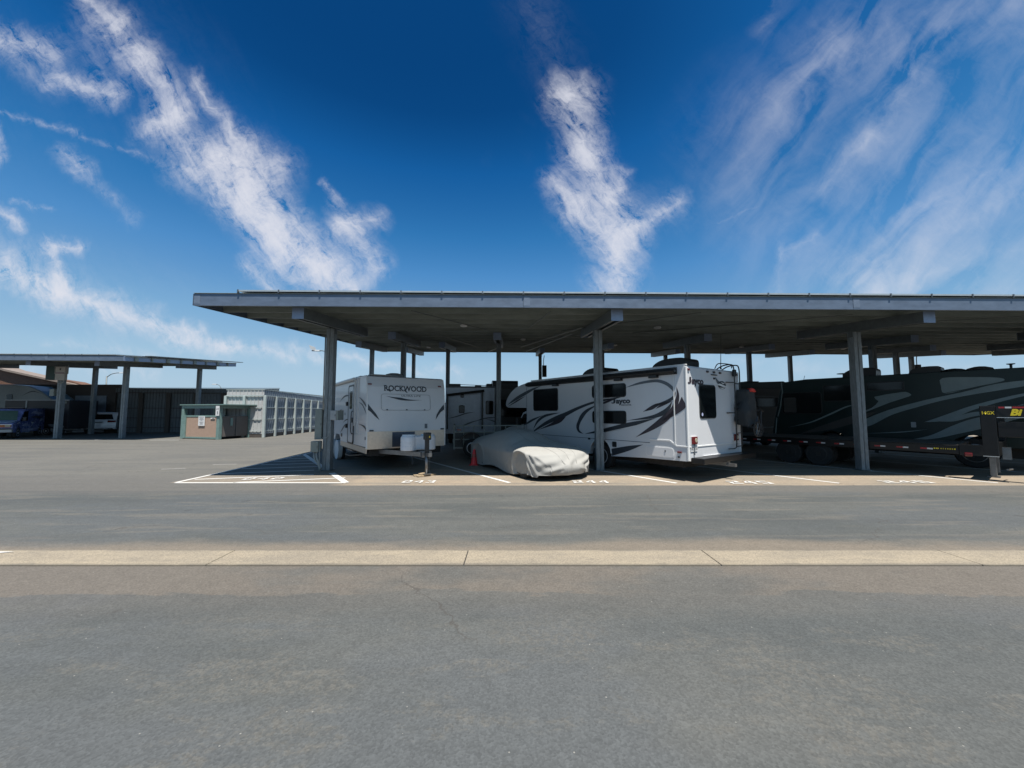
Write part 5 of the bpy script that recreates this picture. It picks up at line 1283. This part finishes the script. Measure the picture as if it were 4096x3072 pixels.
gp(catmull([(-.74, 2.85), (-1.35, 2.84), (-1.84, 2.79), (-2.0, 2.72), (-1.87, 2.64), (-1.33, 2.50), (-.78, 2.34), (-.70, 2.6)], 3, True), s0, M_SILV)
MB().strip([(-.26, 1.405, 0), (-.6, 1.50, .13), (-.95, 1.66, .17), (-1.30, 1.86, .13), (-1.85, 2.09, .10), (-2.4, 2.27, .07), (-3.2, 2.45, 0)], s0).build('paint_sweep', M_SILV, B)
MB().strip([(-.5, 1.44, 0), (-.9, 1.50, .12), (-1.3, 1.66, .13), (-1.7, 1.74, .10), (-2.3, 1.95, .04)], s2).build('paint_sweep', M_SILV, B)
MB().strip([(.15, .78, 0), (-.42, .92, .13), (-.95, 1.18, .28), (-1.45, 1.40, .34), (-2.3, 1.7, .2), (-3.2, 1.9, 0)], s0).build('paint_sweep', M_SILV, B)
MB().strip([(1.3, .66, .06), (.1, .735, .09), (-.75, .76, .06)], s1).build('sill_stripe', M_SILV, B)
MB().strip([(3.7, 1.10, 0), (2.93, 1.32, .04), (2.33, 1.62, .06), (1.77, 1.93, .05), (1.50, 2.0, .0)], s0).build('paint_sweep', M_SILV, B)
MB().strip([(3.3, .85, 0), (2.3, 1.18, .25), (1.5, 1.5, .25), (.9, 1.75, 0)], side0(.003)).build('paint_sweep', M_TAUPE, B)
MB().strip([(1.3, .95, .0), (.3, 1.05, .03), (-.3, 1.16, .0)], s0).build('paint_sweep', M_SILV, B)
window(B, 2.5, 3.9, 1.66, 2.55, r=.12); window(B, 1.25, 2.45, 2.15, 2.78, r=.08); window(B, .15, 1.15, 2.5, 2.82, r=.05)
pg = MB().prism(rrect(3.36, 3.80, 1.72, 2.34, .05), 'x', -.030, -.0245).build('curtain_pane', M_TAUPE, B)
for sp_ in ([(3.86, 3.0), (3.84, 2.6), (3.93, 2.0), (4.05, 1.55)], [(4.10, 1.5), (4.14, 1.1), (4.18, .72)]):
    MB().tube([(-.015, a, b_) for a, b_ in sp_], .022, 6).build('pillar_trim', M_SILV, B)
MB().prism(rrect(-.06, .06, 1.22, 1.40, .01), 'x', -.015, -.004).build('data_label', M_BOXL, B)
for (y, l_, h_) in ((1.35, .9, .32), (-.35, .7, .22)): ac_unit(B, .5, y, 3.06, l_, .7, h_)
MB().lathe([(.32, 0), (.30, .05), (.18, .10), (.04, .12)], (.5, -.95, 3.06), 'z', 18).build('satellite_dome', M_BLACK, B, smooth=True)
MB().lathe([(.30, 0), (.27, .06), (.12, .11), (.03, .12)], (.5, -1.50, 3.08), 'z', 18).build('roof_dome', M_SHED, B, smooth=True)
MB().lathe([(.03, 0), (.03, .12), (.09, .14), (.09, .16)], (.4, -2.12, 3.06), 'z', 10).build('vent_pipe', M_BLACK, B)
MB().lathe([(.04, 0), (.04, .16), (.22, .18), (.22, .20)], (.5, 1.9, 3.05), 'z', 12).build('vent_cap', M_BLACK, B)
MB().tube([(.4, 2.7, 3.05), (.4, 3.0, 3.05)], .05, 6).build('roof_rail', M_TAUPE, B); MB().tube([(.4, 3.2, 3.05), (.38, 3.14, 3.25)], .008, 5).build('antenna', M_BLACK, B)
for y in (-1.30, 2.25):
    for x, s in ((.18, -1), (2.32, 1)): wheel(B, x, y, .46, .26, s, M_STEEL)
MB().box(.2, 2.3, -5, 4, .35, .66).build('chassis', M_UNDER, B)
# another coach farther back, nose towards the camera
E_ = thing('motorhome', 'beige and black coach nose seen behind the motorhome ladder', 'motorhome', (10.7, 19.2, 0), R(4))
E_.scale = (1.3, 1, 1.08)
MB().prism([(0, .55), (0, 2.86), (.1, 2.95), (2.40, 3.05), (2.5, 2.9), (2.5, .55)], 'y', 0, 8).build('body', M_TAUPE, E_, bevel=.06, seg=3)
MB().box(.1, 2.4, -.02, 0, 1.85, 2.25).build('windshield', M_GLASS, E_, bevel=.01); MB().box(0, 2.5, -.03, .02, 2.70, 2.98).build('roof_cap', M_DKRV, E_, bevel=.01)
MB().strip([(.0, 1.2, .06), (.8, .95, .10), (1.6, .9, .06), (2.4, 1.0, 0)], f0).strip([(.0, 2.42, .0), (.8, 2.36, .05), (2.3, 2.32, 0)], f0).build('swoosh_decal', M_GREY, E_)
MB().box(1.0, 1.5, .3, .8, 3.0, 3.06).build('roof_vent', M_BLACK, E_); MB().box(.1, 2.4, .2, 7.5, .3, .56).build('chassis', M_UNDER, E_)
for s in (.2, 2.3): wheel(E_, s, 1.4, .45, .25, -1)

# ---- 5. black gooseneck trailer
G = thing('gooseneck_trailer', 'black gooseneck flatbed trailer with reflective tape and yellow lettering', 'trailer', (11.67, 10.35, 0), A35)
GW = 2.45
MB().box(0, .10, -.15, 7.0, .64, .86).build('frame_rail', M_TRL, G, bevel=.006, seg=1); MB().box(GW - .10, GW, -.15, 7.0, .64, .86).build('frame_rail', M_TRL, G, bevel=.006, seg=1)
for i in range(12): MB().box(.101 + i * .187, .101 + i * .187 + .180, -.12, 7.0, .82, .872).build('deck_plank', mat('weathered_plank', (.12, .10, .085), .85, var=.3, vscale=8), G)
MB().box(-.02, .0, -.55, 1.0, .865, .885).build('rub_rail', M_TRL, G)
MB().box(.0, .10, -.56, -.16, .62, .90).build('front_corner', M_TRL, G)
x_ = 6.4; i = 0
tp = []
for (y, red) in [(6.9 - .25 * k, k % 2) for k in range(0)]: pass
y = 6.6
while y > -.3:
    if not (-.1 < y < .36):
        a = MB().box(-.0035, -.0005, y - .11, y, .725, .765).build('reflector_white', M_TAPEW, G); b_ = MB().box(-.0035, -.0005, y, y + .13, .725, .765).build('reflector_red', M_TAPER, G)
    y -= .475 if y > .9 else .42
ym = MB()
for (y_, w_) in ((.30, .03), (.255, .022), (.225, .018), (.17, .012), (.13, .010), (.09, .012), (.05, .016), (.01, .016), (-.03, .014), (-.065, .03)): ym.box(-.004, -.001, y_ - w_, y_, .745, .778)
lab(ym.build('lettering_strip', M_YEL, G), 'worn unreadable yellow lettering strip on the frame rail')
# neck
nk = MB().box(0, .16, -.81, -.55, .63, 1.90).build('neck_upright', M_TRL, G, bevel=.012)
MB().box(GW - .16, GW, -.81, -.55, .63, 1.90).build('neck_upright', M_TRL, G, bevel=.012)
MB().box(.161, GW - .161, -.80, -.60, .63, .95).build('cross_member', M_TRL, G)
for s, x in ((1, .0), (-1, GW - .14)):
    MB().hexa([(x, -.815, 1.60), (x + .14, -.815, 1.60), (x + .14 + s * .3, -3.4, 1.72), (x + s * .3, -3.4, 1.72)], [(x, -.815, 1.89), (x + .14, -.815, 1.89), (x + .14 + s * .3, -3.4, 2.0), (x + s * .3, -3.4, 2.0)]).build('neck_beam', M_TRL, G)
MB().box(-.006, -.002, -1.8, -.82, 1.60, 1.612).build('neck_edge', M_ALU, G); MB().box(-.01, .001, -.81, -.55, .622, .635).build('upright_edge', M_ALU, G)
text('lettering', '14GX', M_YEL, lambda p: (-.005, -.59 - p[0], 1.685 + p[1]), .075, G, bold=.02, width=.20, label='yellow model number on the neck upright')
text('lettering', 'Bi', M_YEL, lambda p: (-.010, -1.03 - p[0], 1.665 + p[1]), .145, G, bold=.05, shear=.25, label='large yellow italic lettering on the neck')
for (y0_, y1_, m_) in ((-.86, -.95, M_TAPER), (-.96, -1.06, M_TAPEW), (-1.07, -1.30, M_TAPER), (-1.31, -1.42, M_TAPEW), (-1.43, -1.6, M_TAPER)): MB().box(-.010, -.006, y1_, y0_, 1.835, 1.875).build('reflector', m_, G)
MB().box(1.05, 1.17, -.68, -.56, .03, .63).build('landing_leg', M_STEEL, G, bevel=.01); MB().box(1.0, 1.22, -.73, -.51, 0, .03).build('leg_foot', M_STEEL, G)
MB().box(1.9, 2.02, -.68, -.56, .03, .63).build('landing_leg', M_STEEL, G, bevel=.01)
MB().box(.3, .42, -.98, -.84, .55, .85).build('step_bracket', M_STEEL, G); MB().tube([(.3, -.9, .30), (.75, -.95, .28)], .02, 8).build('crank', M_STEEL, G)
MB().box(-.03, 0, -.38, -.24, .60, .69).build('side_marker', M_RED, G, bevel=.02)
for x, s in ((.15, -1), (.48, -1), (GW - .15, 1), (GW - .48, 1)):
    for y in (2.9, 3.75): wheel(G, x, y, .38, .22, s, M_BLACK, n=20)
MB().box(.02, .30, -1.3, -.82, 1.12, 1.5).build('tool_tray', M_TRL, G, bevel=.01)

# ------------------------------------------------------------------ left lot vehicles
VN = thing('passenger_van', 'blue and lavender wrapped van nosing out under the far canopy', 'van', (-33.8, 23.95, 0), A35)
VN.scale = (.93, .93, .93)
vp = [(0, .45), (0, .95), (.10, 1.08), (.95, 1.24), (1.55, 1.95), (1.75, 2.10), (5.3, 2.16), (5.42, 2.05), (5.45, .50), (5.0, .42)] + arch(4.55, .42, .40, 0)[1:] + [(1.4, .38)] + arch(.98, .42, .40, 0)[1:] + [(.3, .42)]
MB().prism(vp, 'x', 0, 2.0).build('body', M_BLUE, VN, bevel=.07, seg=3, angle=30)
MB().hexa([(.12, .98, 1.27), (1.88, .98, 1.27), (1.72, 1.55, 1.94), (.28, 1.55, 1.94)], [(.12, .96, 1.285), (1.88, .96, 1.285), (1.72, 1.53, 1.955), (.28, 1.53, 1.955)]).build('windshield', mat('green_glass', (.10, .17, .14), .08, coat=.5, k=0.8), VN)
MB().hexa([(.05, .14, 1.10), (1.9, .14, 1.10), (1.9, .9, 1.245), (.05, .9, 1.245)], [(.05, .14, 1.115), (1.9, .14, 1.115), (1.9, .9, 1.26), (.05, .9, 1.26)]).build('hood', M_LAV, VN, bevel=.01)
MB().box(.1, 1.9, 1.65, 5.2, 2.155, 2.185).build('roof_skin', M_PEACH, VN, bevel=.02)
MB().box(.06, 1.94, -.03, 0, .80, .98).build('grille', M_AMB, VN, bevel=.02); MB().box(.03, 1.97, -.05, -.02, .98, 1.02).build('grille_trim', M_ALU, VN)
MB().box(-.02, 2.02, -.12, .1, .46, .66).build('front_bumper', M_BOXL, VN, bevel=.03); MB().box(0.0, 2.0, -.124, -.1, .66, .74).build('bumper_pad', M_BLACK, VN)
for x in (.08, 1.66): MB().box(x, x + .26, -.04, -.01, .83, .97).build('headlight', M_CLEAR, VN, bevel=.02)
def rs(p): return (2.005, p[0], p[1])
MB().flat([(1.15, 1.22), (1.62, 1.90), (2.25, 1.95), (2.25, 1.22)], rs).build('side_window', M_GLASS, VN)

for sp_, m_ in (([(2.3, .5, .15), (3.0, .9, .1), (3.4, 1.2, .12), (3.7, 1.5, 0)], M_LAV), ([(1.4, .55, .22), (2.5, .55, .2), (4.0, .62, .12), (4.4, .7, 0)], M_LAV), ([(.5, 1.0, .06), (.9, 1.1, .1), (1.2, 1.0, 0)], M_LAV), ([(2.7, 1.15, .0), (3.0, 1.05, .14), (3.3, 1.1, 0)], M_WHITE2), ([(4.2, 1.1, 0), (4.6, 1.3, .2), (5.1, 1.2, 0)], M_LAV), ([(2.6, 1.75, 0), (3.3, 1.85, .22), (4.1, 1.75, .18), (5.0, 1.8, 0)], M_LAV), ([(2.5, 1.45, 0), (3.2, 1.5, .12), (4.2, 1.45, .16), (4.9, 1.5, 0)], M_CHAR), ([(1.3, .85, 0), (1.9, .95, .2), (2.5, .85, .05)], M_LAV)):
    MB().strip(sp_, lambda p: (2.008, p[0], p[1])).build('wrap_graphic', m_, VN)
MB().box(2.03, 2.22, 1.22, 1.34, 1.20, 1.50).build('side_mirror', M_BLACK, VN, bevel=.03); MB().box(-.22, -.03, 1.22, 1.34, 1.20, 1.50).build('side_mirror', M_BLACK, VN, bevel=.03)
for x, s in ((.14, -1), (1.86, 1)):
    for y in (.98, 4.55): wheel(VN, x, y, .37, .22, s)
MB().tube([(1.0, 2.0, 2.18), (1.0, 2.0, 2.30)], .02, 6).build('antenna', M_BLACK, VN)

SU = thing('parked_suv', 'white suv with red tail lights parked beneath the far canopy', 'suv', (-33.75, 30.3, 0), A35)
M_CARW = mat('white_car_paint', (.72, .74, .78), .2, 0, .03, 2, coat=.6, k=0.8)
sp_ = [(0, .35), (-.05, .55), (0, 1.0), (.06, 1.08), (.42, 1.60), (.55, 1.70), (2.4, 1.76), (3.0, 1.70), (3.9, 1.18), (4.7, 1.0), (4.85, .7), (4.8, .35), (4.35, .30)] + arch(3.95, .34, .38, 0)[1:] + [(1.35, .30)] + arch(.95, .34, .38, 0)[1:] + [(.3, .32)]
MB().prism(sp_, 'x', 0, 1.95).build('body', M_CARW, SU, bevel=.10, seg=4, angle=25)
MB().hexa([(.18, .10, 1.13), (1.77, .10, 1.13), (1.62, .40, 1.54), (.33, .40, 1.54)], [(.18, .07, 1.14), (1.77, .07, 1.14), (1.62, .37, 1.55), (.33, .37, 1.55)]).build('rear_window', M_GLASS, SU, bevel=.01)
MB().box(.30, 1.65, .32, .45, 1.62, 1.66).build('roof_spoiler', M_CARW, SU, bevel=.01)
for x0_, x1_ in ((.02, .50), (1.45, 1.93)): MB().hexa([(x0_, -.045, .88), (x1_, -.045, .90), (x1_, .03, 1.03), (x0_, .03, 1.06)], [(x0_, -.07, .90), (x1_, -.07, .92), (x1_, -.0, 1.04), (x0_, -.0, 1.07)]).build('tail_light', M_RED, SU, bevel=.015)
pt = MB().box(.72, 1.23, -.085, -.06, .85, .98).build('licence_plate', M_BOXL, SU); MB().box(.78, 1.17, -.089, -.086, .89, .94).build('plate_print', M_CHAR, pt)
MB().box(.05, 1.9, -.07, -.02, .62, .635).build('bumper_seam', M_GREY, SU); MB().box(.35, 1.6, -.075, -.03, .33, .42).build('diffuser', M_BLACK, SU)
for x in (.16, 1.50): MB().box(x, x + .28, -.085, -.03, .36, .44).build('exhaust', M_BLACK, SU, bevel=.02)
def rs2(p): return (1.955, p[0], p[1])
MB().flat([(.55, 1.15), (.75, 1.55), (1.6, 1.62), (2.6, 1.60), (3.3, 1.15)], rs2).build('side_window', M_GLASS, SU)
for x, s in ((.16, -1), (1.79, 1)):
    for y in (.95, 3.95): wheel(SU, x, y, .36, .24, s)

FW = thing('fifth_wheel_trailer', 'grey white fifth wheel trailer nose behind the blue van', 'trailer', (-38.7, 30.8, 0))
FW.scale = (.9, .9, .9)
MB().prism([(-9, 1), (-9, 4.4), (-1.6, 4.38), (-.1, 4.25), (1.0, 3.80), (2.0, 3.15), (2.4, 2.75), (2.3, 2.45), (1.6, 2.1), (-1, 1.9), (-1, 1)], 'y', 0, 2.4).build('body', mat('grey_white_gelcoat', (.36, .42, .44), .35), FW, bevel=.08, seg=3, angle=30)
MB().strip([(-.6, 3.35, 0), (.3, 3.75, .10), (1.2, 3.55, 0)], rear0(.01)).build('swoosh_decal', M_CHAR, FW)
MB().prism(rrect(-1.9, -1.4, 2.7, 3.5, .08), 'y', -.03, -.0).build('window', M_GLASS, FW)
for x in (-6.5, -5.4):
    w_ = wheel(FW, 0, 0, .4, .24, -1); w_.location = (x, .2, .4); w_.rotation_euler = (0, 0, R(90))
M_RIDGE = mat('beige_roof_edge', (0.32, 0.26, 0.22), 0.7)
RB = thing('gable_building', 'brown gabled roof with pale edge rising at the far left', 'building', (-46, 40, 0))
MB().prism([(-12, 0), (-12, 7.8), (-6.5, 5.9), (.2, 4.9), (4.2, 3.6), (4.2, 0)], 'y', 0, 1.2).build('wall', M_BROOF, RB)
MB().prism([(-12.2, 7.8), (-6.5, 5.95), (4.6, 3.62), (4.6, 3.78), (-6.5, 6.15), (-12.2, 8.05)], 'y', -.4, 1.4).build('roof', M_RIDGE, RB)
CT = thing('cargo_trailer', 'dark enclosed cargo trailer with silver edge trim behind the blue van', 'trailer', (-38.15, 29.0, 0))
CT.scale = (.93, .93, .93)
MB().box(0, 5.2, 0, 2.2, .5, 2.82).build('body', mat('charcoal_panel', (.045, .04, .045), .5, var=.15), CT, bevel=.02)
MB().box(-.02, 5.22, -.03, .0, 2.78, 2.86).build('top_trim', M_BOXL, CT); MB().box(1.70, 1.82, -.03, .0, .5, 2.775).build('corner_trim', M_BOXL, CT)
MB().box(4.4, 5.0, -.03, .0, 2.55, 2.72).build('vent', M_BOXG, CT)
for x in (3.5, 4.5):
    w_ = wheel(CT, 0, 0, .35, .2, -1); w_.location = (x, .1, .35); w_.rotation_euler = (0, 0, R(90))
dl = thing('covered_load', 'grey and white wedge shaped load behind the far canopy column', 'small boat', (-34.3, 29.0, 0), R(-10))
MB().hexa([(-.3, 0, .25), (.6, 0, .35), (.6, 1.0, .35), (-.3, 1.0, .25)], [(-.55, -.1, .85), (.7, -.1, .70), (.7, 1.1, .70), (-.55, 1.1, .85)]).build('hull', M_BOXL, dl, bevel=.05)
MB().hexa([(-.45, -.12, .62), (.7, -.12, .38), (.7, -.10, .38), (-.45, -.10, .62)], [(-.5, -.14, .72), (.7, -.13, .46), (.7, -.11, .46), (-.5, -.12, .72)]).build('stripe', M_CHAR, dl)
